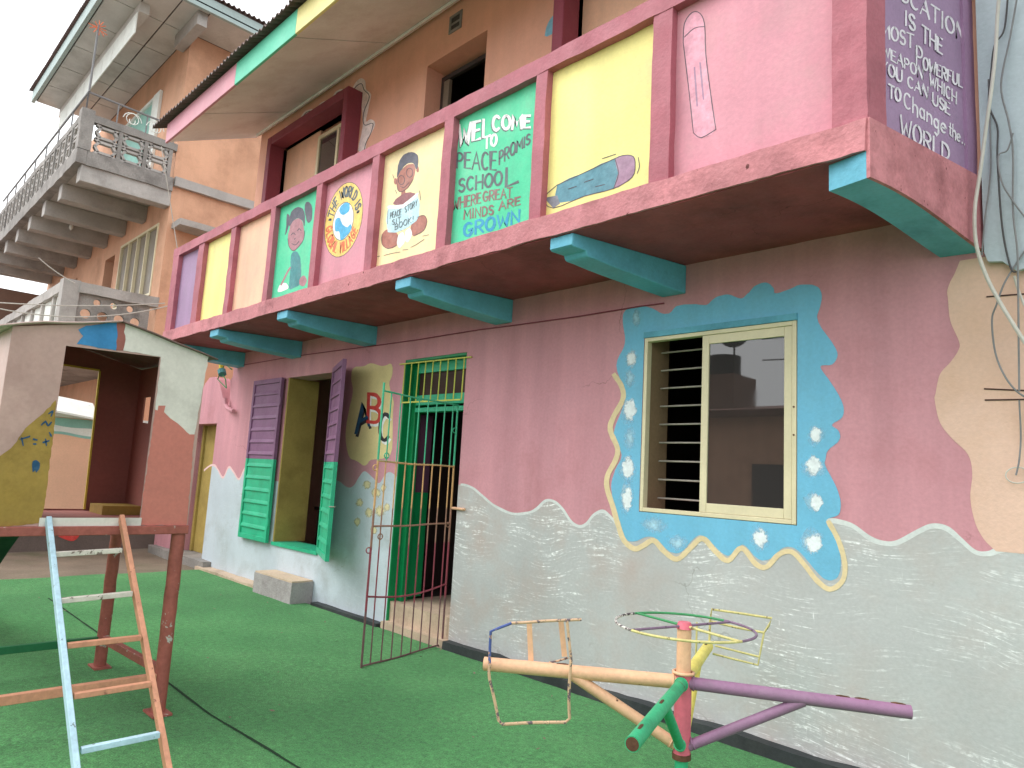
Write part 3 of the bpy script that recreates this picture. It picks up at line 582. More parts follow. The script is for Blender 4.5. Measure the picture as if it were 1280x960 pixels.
# --- shuttered window
rv = MB(); rv.box(WL[0]+.002, WL[0]+.03, .001, .42, WL[2]+.002, WL[3]-.002); rv.build('reveal', 'olive_wall', school)
sl = MB(); sl.box(WL[0], WL[1], -.02, .3, WL[2]-.035, WL[2]+.004); sl.build('window_sill', 'shutter_green', school)
def shutter(a, b, z0, z1, zsplit, nsl):
    """leaf from hinge a to free edge b (plan points)"""
    a, b = V3(a), V3(b); t = (b-a); Lw = t.length; t.normalize(); n = V3((t.y, -t.x, 0))
    if n.dot(CAM-a) < 0: n = -n
    T = lambda p: a+t*p.x+n*p.y+UZ*p.z
    fr = MB(); fr.box(0, .05, -.018, .024, z0, zsplit, T); fr.box(Lw-.05, Lw, -.018, .024, z0, zsplit, T); fr.box(.05, Lw-.05, -.018, .024, z0, z0+.06, T); fr.box(.05, Lw-.05, -.006, .006, z0+.06, zsplit, T)
    fr = fr.build('shutter', 'shutter_green', school, bevel=.003)
    up = MB(); up.box(0, .05, -.018, .024, zsplit, z1, T); up.box(Lw-.05, Lw, -.018, .024, zsplit, z1, T); up.box(.05, Lw-.05, -.018, .024, z1-.06, z1, T); up.box(.05, Lw-.05, -.006, .006, zsplit, z1-.06, T)
    up.build('upper_frame', 'shutter_purple', fr, bevel=.003)
    for i in range(nsl):
        zz = z0+.09+(z1-z0-.2)*(i+.5)/nsl
        for dz in (0,):
            q = MB(); P = [(.052, .006), (.052, .006)]
            pr = [(-.026, .006), (-.02, .022), (-.004, .02), (.026, .006)]
            b0 = len(q.v)
            for xx in (.052, Lw-.052): q.v += [T(V3((xx, yy, zz+d))) for d, yy in pr]
            for j in range(4): k2 = (j+1) % 4; q.f.append([j, k2, 4+k2, 4+j]); q.sm.append(False)
            q.f += [[0, 1, 2, 3], [4, 5, 6, 7]]; q.sm += [False, False]
            q.build('slat', 'shutter_green' if zz < zsplit else 'shutter_purple', fr, bevel=.002)
    for zz in (z0+.25, z1-.3):
        q = MB(); q.tube([T(V3((-.005, .012, zz-.05))), T(V3((-.005, .012, zz+.05)))], .012, 8); q.build('hinge', 'shutter_purple' if zz > zsplit else 'shutter_green', fr)
    q = MB(); q.tube([T(V3((Lw+.02*cos(u), .0+.03*sin(u), z0+.55))) for u in [pi*i/6-pi/2 for i in range(7)]], .006, 6); q.build('latch', 'grille_steel', fr)
shutter((-8.34, -.05, 0), (-9.16, -.04, 0), .535, 2.60, 1.56, 12)
shutter((-7.17, -.015, 0), (-6.42, -.335, 0), .555, 2.64, 1.56, 12)

# --- doorway
st = MB(); st.rbox(DR[0]+.002, DR[1]-.002, .02, .9, -.03, .24, .1, .005, 3); st.build('doorstep', 'step_concrete', school)
st = MB(); st.rbox(DR[0]+.004, DR[1]-.004, -.06, .018, -.03, .06, .1, .005, 8); st.build('doorstep', 'step_concrete', school)
fr = MB(); fr.box(DR[0]+.001, DR[0]+.02, -.004, .3, .02, DR[3]-.001); fr.box(DR[0]+.021, DR[0]+.09, .1, .17, .24, DR[3]-.03); fr.box(DR[1]-.07, DR[1]-.001, .1, .17, .24, DR[3]-.03); fr.box(DR[0]+.001, DR[1]-.001, -.003, .3, DR[3]-.03, DR[3]-.001)
door = fr.build('doorway_frame', 'door_green', school, bevel=.004)
tr = MB(); tr.box(DR[0]+.091, DR[1]-.071, .1, .17, 2.5, 2.595); tr.build('transom', 'shutter_green', door); tr = MB(); tr.box(DR[0]+.091, DR[1]-.071, .095, .175, 2.17, 2.27); tr.build('transom', 'shutter_green', door, bevel=.003)
tr = MB(); tr.box(DR[0]+.091, DR[1]-.071, .09, .18, 2.10, 2.145); tr.build('transom', 'shutter_green', door, bevel=.003)
fp = MB(); fp.box(DR[0]+.091, DR[1]-.071, .13, .14, 2.27, 2.5); fp.build('fanlight', 'wood_dark', door)
m = MB(); m.box(DR[0]+.022, DR[0]+.062, .18, .36, .27, 1.3); lf = m.build('door_leaf', 'door_green', school, bevel=.004)
m = MB(); m.box(DR[0]+.022, DR[0]+.062, .18, .36, 1.3, 2.09); m.build('upper_panel', 'door_purple', lf, bevel=.004)
a, b = V3((-5.62, 1.25, 0)), V3((-4.6, 1.7, 0)); t = (b-a).normalized(); n = V3((t.y, -t.x, 0)); T = lambda p: a+t*p.x+n*p.y+UZ*p.z
m = MB(); m.box(0, 1.1, -.02, .02, .27, 1.35, T); il = m.build('inner_door', 'door_green', school, bevel=.004)
for (u0, u1) in ((.1, .5), (.6, 1.0)):
    q = MB(); q.box(u0, u1, .02, .032, .4, 1.2, T); q.build('panel', 'door_green', il, bevel=.004)
# fixed yellow fanlight grille
gr = MB(); gr.bar((DR[0]-.08, -.012, 2.59), (DR[1]+.08, -.012, 2.575), .012, .012); gr.bar((DR[0], -.012, 2.19), (DR[1]-.03, -.012, 2.185), .014, .014)
gr = gr.build('fanlight_grille', 'bar_yellow', school)
for i in range(9):
    x = DR[0]+.01+(DR[1]-DR[0]-.03)*i/8; q = MB(); q.tube([(x, -.016, 2.19), (x+.006, -.016, 2.58)], .0062, 8); q.build('bar', 'bar_yellow', gr)
# hinged gate of welded bars standing open
ga, gb = V3((-4.93, -.01, 0)), V3((-4.70, -.99, 0)); GZ = [.01, .53, 1.06, 1.57, 2.13]
gate = MB(); gate.tube([ga+UZ*.01, ga+UZ*2.14], .009, 8); gate.tube([gb+UZ*.0, gb+UZ*2.2], .009, 8)
gate = gate.build('gate', 'gate_paint', school)
for z in GZ:
    P = [ga.lerp(gb, i/8)+UZ*(z+(-.045*sin(pi*i/8) if z == .53 else .004*sin(i))) for i in range(9)]
    q = MB(); q.tube(P, .0075, 8); q.build('cross_bar', 'gate_paint', gate)
for i in range(1, 9):
    p = ga.lerp(gb, (i-.35)/8.4); q = MB(); q.tube([p+V3((.008, 0, .01)), p+V3((.006*sin(i*2), .004, 1.1)), p+V3((.008, 0, 2.13))], .0058, 8); q.build('bar', 'gate_paint', gate)
for p, z in ((gb, 1.52), (gb, .88), (gb.lerp(ga, .12), 1.62), (gb.lerp(ga, .12), .98), (ga, 1.9), (ga, 1.05)):
    q = MB(); q.tube([p+V3((0, .022*cos(u)-.02, z+.022*sin(u))) for u in [2*pi*i/10 for i in range(10)]], .005, 6, closed=True); q.build('hasp_ring', 'gate_paint', gate)
q = MB(); q.tube([V3((-4.9, -.02, 1.2)), V3((-4.74, -.012, 1.2))], .012, 8); q.build('hinge', 'tube_peach', gate)

# --- balcony
BX0, BX1 = -10.04, -1.03
def shear(v):
    f = min(1, max(0, (v.x-BX0)/(BX1-BX0))); return V3((v.x+f*(v.y+1.0)*.23, v.y, v.z))
m = MB(); m.rbox(BX0, BX1-.03, -.985, -.001, 3.045, 3.075, .12, .004, 12, shear); m.build('balcony_floor', 'maroon_shaded', school)
m = MB(); m.rbox(BX0, BX1-.012, -1.004, -.986, 3.05, 3.2, .05, .009, 11, shear); m.rbox(BX0, BX1-.03, -.99, -.72, 3.08, 3.198, .05, .004, 11, shear); m.build('balcony_ledge', 'ledge', school)
m = MB(); m.rbox(BX0+.3, BX1-.3, -.719, -.002, 3.076, 3.16, .2, .003, 11, shear); m.build('balcony_floor', 'block_concrete', school)
PX = [-10.06, -9.855, -9.15, -8.97, -8.15, -8.02, -7.13, -7.02, -6.15, -6.045, -5.17, -5.06, -4.17, -4.055, -3.177, -3.073, -2.224, -2.094, -1.20, -1.035]
m = MB(); m.rbox(-10.07, -1.033, -.985, -.86, 4.255, 4.375, .05, .007, 13); m.build('rail', 'maroon', school)
for i in range(0, 20, 2):
    m = MB(); m.rbox(PX[i], PX[i+1], -.982, -.865, 3.19, 4.26, .06, .006, 14+i); m.build('post', 'maroon', school)
pm = ['panel_purple', 'panel_yellow', 'panel_peach', 'panel_green', 'panel_pink', 'panel_cream', 'panel_green', 'panel_yellow', 'panel_pink']
panels = []
YP = -.925
for i in range(9):
    m = MB(); m.box(PX[2*i+1]-.03, PX[2*i+2]+.03, YP, -.875, 3.18, 4.27); panels.append(m.build('parapet_panel', pm[i], school))
BP = wall_plane(YP)
plabels = ['purple parapet panel at the far end', 'yellow parapet panel between purple and peach', 'peach parapet panel', 'green panel painted with a girl with pigtails', 'pink panel with globe emblem ringed by lettering',
           'cream panel painted with a child reading a book', 'green panel lettered with a welcome message', 'yellow panel with a painted blue pencil', 'pink panel with a painted upright pencil']
for o, l in zip(panels, plabels): o['label'] = l
# panel: girl
p4 = panels[3]; Z4 = zm(340, 200, 5.65)
def F(pts, mt, off, parent, plane=BP, smooth=4, name='painting', z=None): MB().fill(plane, z(pts) if z else pts, off, smooth=smooth).build(name, mt, parent)
def Sx(pts, w, mt, off, parent, plane=BP, smooth=4, name='painted_line', z=None, closed=False): MB().stroke(plane, z(pts) if z else pts, w, off, smooth=smooth, closed=closed).build(name, mt, parent)
F([(240, 300), (265, 300), (285, 340), (280, 420), (255, 445), (238, 400), (230, 340)], 'hair', .002, p4, z=Z4)
F([(105, 385), (122, 392), (124, 440), (108, 500), (92, 530), (100, 470)], 'hair', .002, p4, z=Z4)
F([(122, 470), (125, 400), (150, 350), (190, 332), (222, 350), (232, 400), (228, 470), (215, 430), (180, 410), (150, 430)], 'hair', .0028, p4, z=Z4)
F([(120, 500), (140, 440), (180, 412), (212, 430), (225, 490), (222, 560), (190, 610), (150, 642), (120, 610), (112, 555)], 'skin_pink', .002, p4, z=Z4)
F([(135, 670), (170, 645), (195, 680), (205, 760), (200, 870), (160, 900), (120, 905), (130, 780)], 'dress_teal', .002, p4, z=Z4)
F([(195, 840), (225, 815), (245, 850), (225, 890), (195, 880)], 'skin_pink', .003, p4, z=Z4)
F([(40, 930), (60, 875), (100, 870), (115, 905), (80, 925)], 'white_paint', .002, p4, z=Z4)
Sx([(128, 760), (105, 800), (80, 850), (65, 880)], 2.2, 'skin_pink', .0024, p4, z=Z4)
for e in ([(135, 530), (150, 515), (165, 528)], [(180, 500), (192, 485), (205, 498)], [(140, 590), (165, 600), (190, 575)], [(158, 560), (165, 552)]):
    Sx(e, .9, 'ink', .004, p4, z=Z4)
Sx([(112, 555), (120, 610), (150, 642), (190, 610), (222, 560), (230, 500)], .7, 'ink', .004, p4, z=Z4)
# panel: globe
p5 = panels[4]; gx, gy, tl = 429.6, 274.6, radians(12)
F(ell(gx, gy, 22.5, 48, 28, tilt=tl), 'ink', .002, p5, smooth=0); F(ell(gx, gy, 22, 47.2, 28, tilt=tl), 'ring_yellow', .003, p5, smooth=0)
F(ell(429, 276.6, 12.6, 24.6, 24, tilt=tl), 'ink', .004, p5, smooth=0); F(ell(429, 276.6, 12, 23.8, 24, tilt=tl), 'white_paint', .005, p5, smooth=0)
F([(424, 262), (430, 254), (436, 254), (437, 262), (431, 268), (427, 268)], 'globe_blue', .006, p5); F([(419, 276), (424, 272), (428, 280), (434, 284), (438, 280), (439, 287), (432, 296), (426, 300), (424, 290), (419, 288)], 'globe_blue', .006, p5)
q = MB(); arc_text(q, BP, '*THE WORLD IS*', gx, gy, 17, 36, radians(172), radians(340), 13, 2., tl); q.build('lettering', 'grey_letter', p5)
q = MB(); arc_text(q, BP, 'GLOBAL VILLAGE', gx, gy, 17, 36, radians(160), radians(12), 13, 2., tl, inward=True); q.build('lettering', 'orange_letter', p5)
# panel: child with book
p6 = panels[5]; Z7 = zm(460, 170, 6.0)
F([(215, 330), (240, 270), (290, 220), (340, 210), (355, 250), (340, 320), (300, 385), (250, 418), (222, 400)], 'skin_brown', .002, p6, z=Z7)
F([(218, 310), (222, 240), (245, 170), (290, 128), (340, 122), (375, 150), (375, 215), (360, 250), (340, 205), (290, 210), (245, 262)], 'hair', .003, p6, z=Z7)
F(ell(206, 340, 12, 24, 12), 'skin_brown', .0025, p6, z=Z7); F(ell(372, 250, 10, 24, 12), 'skin_brown', .0025, p6, z=Z7)
F([(250, 412), (275, 400), (280, 450), (252, 455)], 'skin_brown', .0022, p6, z=Z7)
F([(190, 510), (220, 465), (285, 425), (330, 425), (350, 440), (265, 515)], 'shirt_maroon', .0028, p6, z=Z7)
F([(150, 700), (105, 740), (105, 810), (150, 845), (215, 820), (225, 740)], 'skin_brown', .002, p6, z=Z7); F([(320, 680), (370, 610), (420, 595), (442, 640), (415, 710), (340, 750)], 'skin_brown', .002, p6, z=Z7)
F([(225, 750), (262, 720), (275, 790), (240, 840), (218, 810)], 'white_paint', .003, p6, z=Z7); F([(280, 720), (315, 690), (330, 740), (300, 795), (278, 780)], 'white_paint', .003, p6, z=Z7)
F([(150, 540), (262, 520), (372, 440), (382, 600), (330, 660), (270, 700), (150, 722)], 'book_blue', .0034, p6, smooth=2, z=Z7); F([(155, 520), (262, 512), (368, 425), (372, 448), (262, 540), (152, 545)], 'white_paint', .0038, p6, smooth=2, z=Z7)
for s_, a_, b_, h_ in (('PEACE', (165, 620), (248, 590), 42), ('STORY', (275, 575), (368, 520), 42), ('SIT', (180, 665), (245, 640), 34), ('BOOK!', (200, 705), (340, 640), 40)):
    q = MB(); pa, pb = Z7([a_, b_]); text(q, BP, s_, pa, pb, h_/6, h_/6, .75, .011); q.build('lettering', 'grey_letter', p6)
for e in (ell(250, 330, 24, 34, 12), ell(312, 275, 24, 34, 12)): Sx(e, .7, 'ink', .005, p6, smooth=2, z=Z7, closed=True)
for e in ([(240, 375), (270, 385), (310, 345)], [(105, 740), (105, 810), (150, 845), (215, 820)], [(370, 610), (420, 595), (442, 640), (415, 710), (340, 750)], [(215, 330), (222, 400), (250, 418), (300, 385), (340, 320)], [(120, 895), (180, 880), (240, 870)], [(260, 855), (300, 850)], [(320, 835), (360, 815), (420, 775)], [(410, 750), (455, 740)], [(185, 290), (195, 320)], [(205, 405), (215, 430)], [(385, 410), (395, 480)], [(60, 905), (90, 900)], [(150, 560), (145, 660)]):
    Sx(e, .6, 'ink', .0055, p6, smooth=3, z=Z7)
# panel: welcome
p7 = panels[6]
def line(mt, s_, a_, b_, h0, h1, w, **k):
    q = MB(); pa, pb = Z5([a_, b_]); text(q, BP, s_, pa, pb, h0/3.765, h1/3.765, w, **k); q.build('lettering', mt, p7)
for mt, off, dx, dy in (('grey_letter', .002, -.8, 1.5), ('white_paint', .006, 0, 0)):
    for s_, a_, b_, h0, h1, w in (('WEL', (502, 312), (650, 258), 98, 76, 3.8), ('COME', (662, 236), (838, 222), 70, 56, 3.6)): line(mt, s_, a_, b_, h0, h1, w, off=off, dx=dx, dy=dy)
line('white_paint', 'TO', (622, 322), (680, 306), 52, 50, 3.2, off=.006)
for s_, a_, b_, h0, h1, w in (('PEACE', (492, 412), (678, 425), 66, 82, 2.7), ('PROMIS', (692, 398), (838, 296), 64, 46, 2.4), ('SCHOO', (502, 528), (705, 492), 58, 60, 2.9), ('L', (722, 502), (782, 478), 88, 88, 4.2)): line('grey_letter', s_, a_, b_, h0, h1, w, gap=.25 if len(s_) > 1 else 0)
for s_, a_, b_, h0, h1, w in (('WHERE', (473, 613), (605, 578), 52, 44, 2.2), ('GREAT', (617, 572), (752, 550), 44, 42, 2.2), ('MINDS', (527, 655), (665, 632), 42, 40, 2.3), ('ARE', (692, 612), (792, 584), 38, 34, 2.3)): line('brown_letter', s_, a_, b_, h0, h1, w)
line('blue_letter', 'GROWN', (527, 738), (788, 668), 58, 52, 3.4)
# pencils
p8, p9 = panels[7], panels[8]
F([(130, 822), (255, 765), (385, 705), (402, 770), (380, 838), (250, 872), (140, 902)], 'pencil_blue', .002, p8, z=Z6, smooth=2); F([(385, 705), (430, 690), (465, 694), (476, 730), (465, 785), (430, 815), (380, 838), (400, 770)], 'pencil_violet', .003, p8, z=Z6, smooth=2)
F([(72, 880), (130, 868), (142, 905), (112, 925)], 'pencil_grey', .003, p8, z=Z6, smooth=0)
for e in ([(130, 822), (255, 765), (385, 705), (430, 690), (468, 696), (476, 735), (462, 788), (380, 838), (250, 872), (112, 925), (72, 880), (130, 822)], [(386, 705), (402, 770), (380, 838)], [(180, 840), (215, 828)], [(250, 810), (290, 796)], [(300, 830), (340, 820)], [(490, 700), (495, 740), (485, 770)], [(330, 705), (390, 685)]): Sx(e, 1., 'ink', .0045, p8, z=Z6, smooth=3)
F([(690, 190), (695, 105), (730, 55), (765, 60), (785, 110), (790, 240), (812, 420), (835, 575), (770, 612), (735, 590), (715, 400)], 'pencil_pink', .002, p9, z=Z6, smooth=3)
for e in ([(690, 190), (695, 105), (730, 55), (765, 60), (785, 110), (790, 240), (812, 420), (835, 575)], [(690, 190), (715, 400), (735, 590)], [(695, 165), (740, 125), (785, 118)], [(735, 590), (770, 612), (835, 575)]): Sx(e, 1.1, 'ink', .0035, p9, z=Z6, smooth=3)
for e in ([(740, 300), (752, 470)], [(765, 280), (780, 440)]): Sx(e, 2.2, 'pencil_violet', .003, p9, z=Z6, smooth=2)
# --- slanted end of the balcony
SL = (SB-SA).length
TS = lambda p: SA+SDIR*p.x+SN*p.y+UZ*p.z
m = MB(); m.rbox(0, .15, -.12, -.006, 3.19, 4.26, .06, .005, 40, TS); m.build('post', 'maroon', school)
m = MB(); m.rbox(0.05, SL, -.12, 0, 4.257, 4.378, .06, .005, 41, TS); m.build('rail', 'maroon', school)
m = MB(); m.box(.15, SL-.1, -.09, -.035, 3.19, 4.26, TS); p10 = m.build('parapet_panel', 'panel_purple', school); p10['label'] = 'purple end panel lettered in white'
m = MB(); m.rbox(SL-.105, SL-.004, -.1, -.02, 3.19, 4.26, .06, .004, 42, TS); m.build('post', 'panel_violet_plain', school)
EP = side_plane(.035)
for ki, (s_, a_, b_, h0, h1, w) in enumerate((('EDUCATION', (520, -75), (962, 228), 74, 84, 4.), ('IS', (645, 128), (700, 172), 72, 76, 4.), ('THE', (738, 218), (845, 288), 84, 76, 4.), ('MOST', (520, 188), (690, 258), 70, 74, 3.8), ('P', (705, 345), (738, 362), 112, 104, 3.6), ('OWERFUL', (742, 366), (952, 468), 66, 58, 3.4), ('WEAPON', (525, 290), (742, 425), 56, 60, 3.2), ('WHICH', (778, 455), (920, 555), 60, 58, 3.2), ('YOU', (520, 380), (630, 440), 62, 62, 3.6), ('CAN', (660, 458), (768, 526), 54, 58, 3.4), ('USE', (792, 552), (885, 612), 58, 58, 3.4), ('TO', (560, 515), (622, 545), 66, 62, 4.), ('Change', (640, 568), (865, 715), 84, 78, 3.4), ('the..', (880, 718), (968, 775), 66, 54, 3.), ('WORLD', (622, 722), (882, 858), 104, 72, 4.))):
    q = MB(); pa, pb = ZP([a_, b_]); text(q, EP, s_, pa, pb, h0/4.267, h1/4.267, w*.66, .0015+.002*(ki % 3), up=(0.01, -1), gap=.24); q.build('lettering', 'letter_white', p10)
# end bracket: deep pink cheek with a curved blue underside
prof = []
for i in range(15):
    f = i/14; prof.append((f*SL, 2.915-.115*f+.05*sin(pi*f*.9)*(1-f)))
def bracket(xin, xout, mt, name, z1, yin=0):
    q = MB(); n = len(prof)
    for u, z in prof:
        for v in (xin, xout): q.v += [SA+SDIR*u+SN*v+UZ*z, SA+SDIR*u+SN*v+UZ*(z1(u) if callable(z1) else z1)]
    for i in range(n-1):
        b = 4*i
        for fc in ((b, b+4, b+6, b+2), (b+1, b+3, b+7, b+5), (b, b+1, b+5, b+4), (b+2, b+6, b+7, b+3)): q.f.append(list(fc)); q.sm.append(False)
    b = 4*(n-1); q.f += [[0, 2, 3, 1], [b, b+1, b+3, b+2]]; q.sm += [False, False]
    return q.build(name, mt, school)
bracket(-.2, -.016, 'corbel_blue', 'corbel', 3.043); bracket(-.0155, .002, 'ledge', 'end_cheek', lambda u: 3.2)
# widening of the end bracket towards the wall
# straight corbels
for xt, xw, wd in ((-2.88, -2.66, .19), (-4.57, -4.39, .21), (-6.63, -6.48, .22), (-8.34, -8.14, .24), (-9.96, -9.78, .24)):
    pr = [(-.98, 3.043), (-.98, 2.968), (-.965, 2.955), (-.87, 2.95), (-.86, 2.925), (-.845, 2.915), (-.80, 2.912)]+[(-.80+.8*i/6, 2.912-.072*(i/6)**.8) for i in range(1, 7)]+[(-.0005, 3.043)]
    q = MB(); n = len(pr)
    for s in (-1, 1):
        for y, z in pr: f = (y+1)/1.; q.v.append(V3((xt+(xw-xt)*f+s*wd/2, y, z)))
    q.f.append(list(range(n))); q.f.append(list(range(n, 2*n))); q.sm += [False, False]
    for i in range(n): q.f.append([i, (i+1) % n, n+(i+1) % n, n+i]); q.sm.append(False)
    q.build('corbel', 'corbel_blue', school, bevel=.006)
# cable clipped under the soffit
q = MB(); q.tube([W(*p, -.008) for p in [(300, 457), (370, 445), (430, 437), (462, 433), (520, 425), (600, 412), (640, 407), (720, 396), (800, 383), (830, 379)]], .005, 6); q.build('conduit', 'maroon_hood', school)

# --- upper storey
UZ0, UZ1 = 3.2, 6.44
u1 = (W(535, 73).x, -4.87, 4.5, 5.87); h1 = (-9.12, -7.22, 4.45, 5.93); h2 = (-3.68, -1.7, 4.45, 5.93)
m = MB(); m.prism([[(-9.93, UZ0+.001), (2, UZ0+.001), (2, UZ1), (-9.93, UZ1)], rect(u1), rect(h1), rect(h2)], V3((0, 0, 0)), UX, UZ, UY*.25); m.build('upper_wall', 'orange_wall', school)
for hh in (h1, h2):
    m = MB(); pj = -.2
    m.box(hh[0]-.12, hh[0], pj, .1, hh[2]-.12, hh[3]+.12); m.box(hh[1], hh[1]+.1, pj, .1, hh[2]-.12, hh[3]+.12); m.box(hh[0], hh[1], pj, .1, hh[3], hh[3]+.12); m.box(hh[0], hh[1], pj, .1, hh[2]-.12, hh[2])
    hood = m.build('window_surround', 'maroon_hood', school, bevel=.01)
    m = MB(); m.box(hh[0], hh[0]+.93, .05, .12, hh[2], hh[3]); m.build('infill', 'panel_peach', hood)
    m = MB(); frame(m, hh[0]+.935, hh[1]-.01, hh[2]+.01, hh[3]-.1, .02, .07, .05); m.box(hh[0]+1.42, hh[0]+1.47, .02, .07, hh[2]+.06, hh[3]-.15); wn = m.build('window_frame', 'alu_cream', hood, bevel=.003)
    m = MB(); m.box(hh[0]+.985, hh[0]+1.42, .04, .046, hh[2]+.06, hh[3]-.15); m.build('pane', 'tinted_glass', hood)
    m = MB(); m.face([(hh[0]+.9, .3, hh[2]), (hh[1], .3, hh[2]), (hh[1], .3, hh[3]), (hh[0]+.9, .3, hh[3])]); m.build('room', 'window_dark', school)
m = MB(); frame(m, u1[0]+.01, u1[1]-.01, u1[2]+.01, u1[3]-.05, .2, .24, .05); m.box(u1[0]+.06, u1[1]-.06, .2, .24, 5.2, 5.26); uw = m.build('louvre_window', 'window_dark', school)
for i in range(6):
    z = 5.3+i*.1-.5*(i > 9); m = MB(); m.box(u1[0]+.07, u1[0]+.16, .19, .23, 5.28, 5.75) if i == 0 else m.box(u1[0]+.065, u1[1]-.065, .215, .222, 4.58+(i-1)*.11, 4.67+(i-1)*.11); m.build('louvre', 'louvre' if i == 0 else 'tinted_glass', uw)
room(u1[0]-.5, u1[1]+.5, .251, 3, 3.9, 6.2, 'dark_room')
vb = W(570, 28); m = MB(); frame(m, vb.x-.1, vb.x+.1, vb.z-.1, vb.z+.1, -.012, .05, .03); m.box(vb.x-.07, vb.x+.07, -.006, .04, vb.z-.012, vb.z+.012); vt = m.build('vent', 'concrete', school)
m = MB(); m.box(vb.x-.07, vb.x+.07, -.003, -.001, vb.z-.07, vb.z+.07); m.build('vent_backing', 'window_dark', vt)
Z9 = zm(300, 0, 3.556)
F([(525, 668), (545, 560), (540, 470), (530, 430), (498, 418), (505, 380), (530, 350), (555, 356), (560, 395), (582, 420), (572, 480), (560, 540), (580, 530), (600, 545), (590, 580), (565, 622), (555, 668)], 'mural_pale', .003, school, FR, 3, 'painted_scroll', Z9)
Sx([(500, 412), (515, 385), (540, 372), (552, 400), (575, 430), (550, 500), (552, 555), (590, 548), (582, 590), (560, 635), (552, 668)], .9, 'ink', .005, school, FR, 4, z=Z9)
for c in ((302, 520, 30), (372, 478, 24), (440, 428, 26), (215, 580, 18)):
    Sx([(c[0]-c[2], c[1]+c[2]*.6), (c[0]-c[2]*.4, c[1]-c[2]*.5), (c[0]+c[2]*.5, c[1]-c[2]*.9), (c[0]+c[2], c[1]-c[2]*.6)], 5, 'mural_pale', .003, school, FR, 4, z=Z9); Sx([(c[0]-c[2], c[1]+c[2]*.6), (c[0]-c[2]*.4, c[1]-c[2]*.5), (c[0]+c[2]*.5, c[1]-c[2]*.9), (c[0]+c[2], c[1]-c[2]*.6)], .8, 'ink', .005, school, FR, 4, z=Z9)
F([(75, 160), (90, 100), (120, 60), (158, 20), (165, -30), (190, -30), (190, 180), (160, 215), (145, 210), (175, 120), (140, 125), (110, 150)], 'mural_blue', .003, school, FR, 3, 'painted_scroll', Z6)
# --- eave: sloping soffit boards, fascia, corrugated sheets
EY, EZ, EX = -1.22, 5.87, -10.1
sdir = V3((0, -EY, UZ1-.02-EZ)); slen = sdir.length; sdir.normalize(); sn = V3((0, -sdir.z, sdir.y))
TE = lambda p: V3((p.x, EY, EZ))+sdir*p.y+sn*p.z
x = EX; i = 0
while x < 2:
    m = MB(); m.box(x+.006, min(x+1.2, 2)-.006, .01, slen, 0+.004*(i % 2), .012+.004*(i % 2), TE); m.build('soffit_board', 'soffit_pink', school); x += 1.2; i += 1
m = MB(); m.box(EX, 2, .0, slen, .02, .03, TE); m.build('soffit_batten', 'wood_dark', school)
m = MB(); m.box(-9.92, 2, slen-.1, slen-.055, -.03, -.001, TE); m.build('cornice_strip', 'soffit_pink', school)
fx = [(-10.13, -7.86, 'fascia_pink'), (-7.86, -6.4, 'fascia_green'), (-6.4, -4.9, 'fascia_yellow'), (-4.9, -3.3, 'fascia_pink'), (-3.3, -1.6, 'fascia_green'), (-1.6, 0, 'fascia_yellow'), (0, 2, 'fascia_pink')]
for k, (a, b, mt) in enumerate(fx):
    m = MB(); m.box(a, b-.003, EY-.035, EY-.006, EZ-.02, EZ+.26); m.build('fascia_board', mt, school, bevel=.004)
m = MB(); m.prism([[(EY-.03, EZ), (0, UZ1), (0, UZ1+.3), (EY-.03, EZ+.25)]], V3((EX-.03, 0, 0)), UY, UZ, UX*.028); m.build('barge_board', 'fascia_pink', school)
def corrugated(x0, x1, y0, z0, y1, z1, per=.1, amp=.02):
    q = MB(); n = int((x1-x0)/per*8)
    for i in range(n+1):
        x = x0+(x1-x0)*i/n; h = amp*sin(2*pi*x/per)
        q.v += [V3((x, y0+.02*noise.noise(V3((int(x/.8)*3.7, 0, 0))), z0+h)), V3((x, y1, z1+h))]
    for i in range(n): q.f.append([2*i, 2*i+2, 2*i+3, 2*i+1]); q.sm.append(True)
    return q
o = corrugated(-10.42, 2, -1.36, 6.14, 4, 8.6).build('roof', 'roof_metal', school)
so = o.modifiers.new('thickness', 'SOLIDIFY'); so.thickness = .006

# ================================================================== ADJOINING BUILDING (right)
adj = thing('adjoining_building', (1, 1, 0), 'pale blue-grey rendered wall of the adjoining building beside the balcony', 'building')
m = MB(); bott = [(2.2, 2.7), (-.3, 2.66), (-.5, 2.64), (-.58, 2.68), (-.66, 2.66), (-.72, 2.72), (-.78, 2.73), (-.795, 2.78)]
m.prism([[(2.2, 9), ]+bott+[(-.795, 9)]], V3((0, -.02, 0)), UX, UZ, UY*-.03)
m.build('wall', 'grey_blue_wall', adj)
m = MB(); m.box(2.01, 2.3, -.01, 3, -.05, 9); m.build('side_wall', 'grey_blue_wall', adj)
def cable(px, y, r, mt, label, group=None, plane=None, pts=None):
    P = pts or [W(a, b, y+.01*sin(i*1.7)) for i, (a, b) in enumerate(px)]
    q = MB(); q.tube(catmull(P, 6), r, 8); return tag(q.build('cable', mt), label, 'cable', group)
ZC = zm(1160, 0, 2.823)
cable(ZC([(255, -60), (245, 60), (238, 190), (222, 330), (205, 450), (185, 600), (165, 740), (170, 860), (200, 960), (250, 1060), (330, 1190)])+[(1290, 440)], -.16, .009, 'cable_white', 'thick white cable swinging across the balcony end and down the peach wall')
cable(ZC([(285, -60), (270, 100), (235, 160), (222, 260), (215, 370), (245, 450), (245, 560), (262, 800), (290, 940), (310, 960)]), -.075, .0045, 'cable_dark', 'thin dark cable with a loop on the grey-blue wall')
cable(ZC([(320, -40), (290, 130), (258, 300), (285, 430), (300, 540), (300, 740), (315, 880), (318, 1000), (320, 1200), (322, 1380)]), -.085, .0045, 'cable_grey', 'thin grey cable running straight down the adjoining wall')
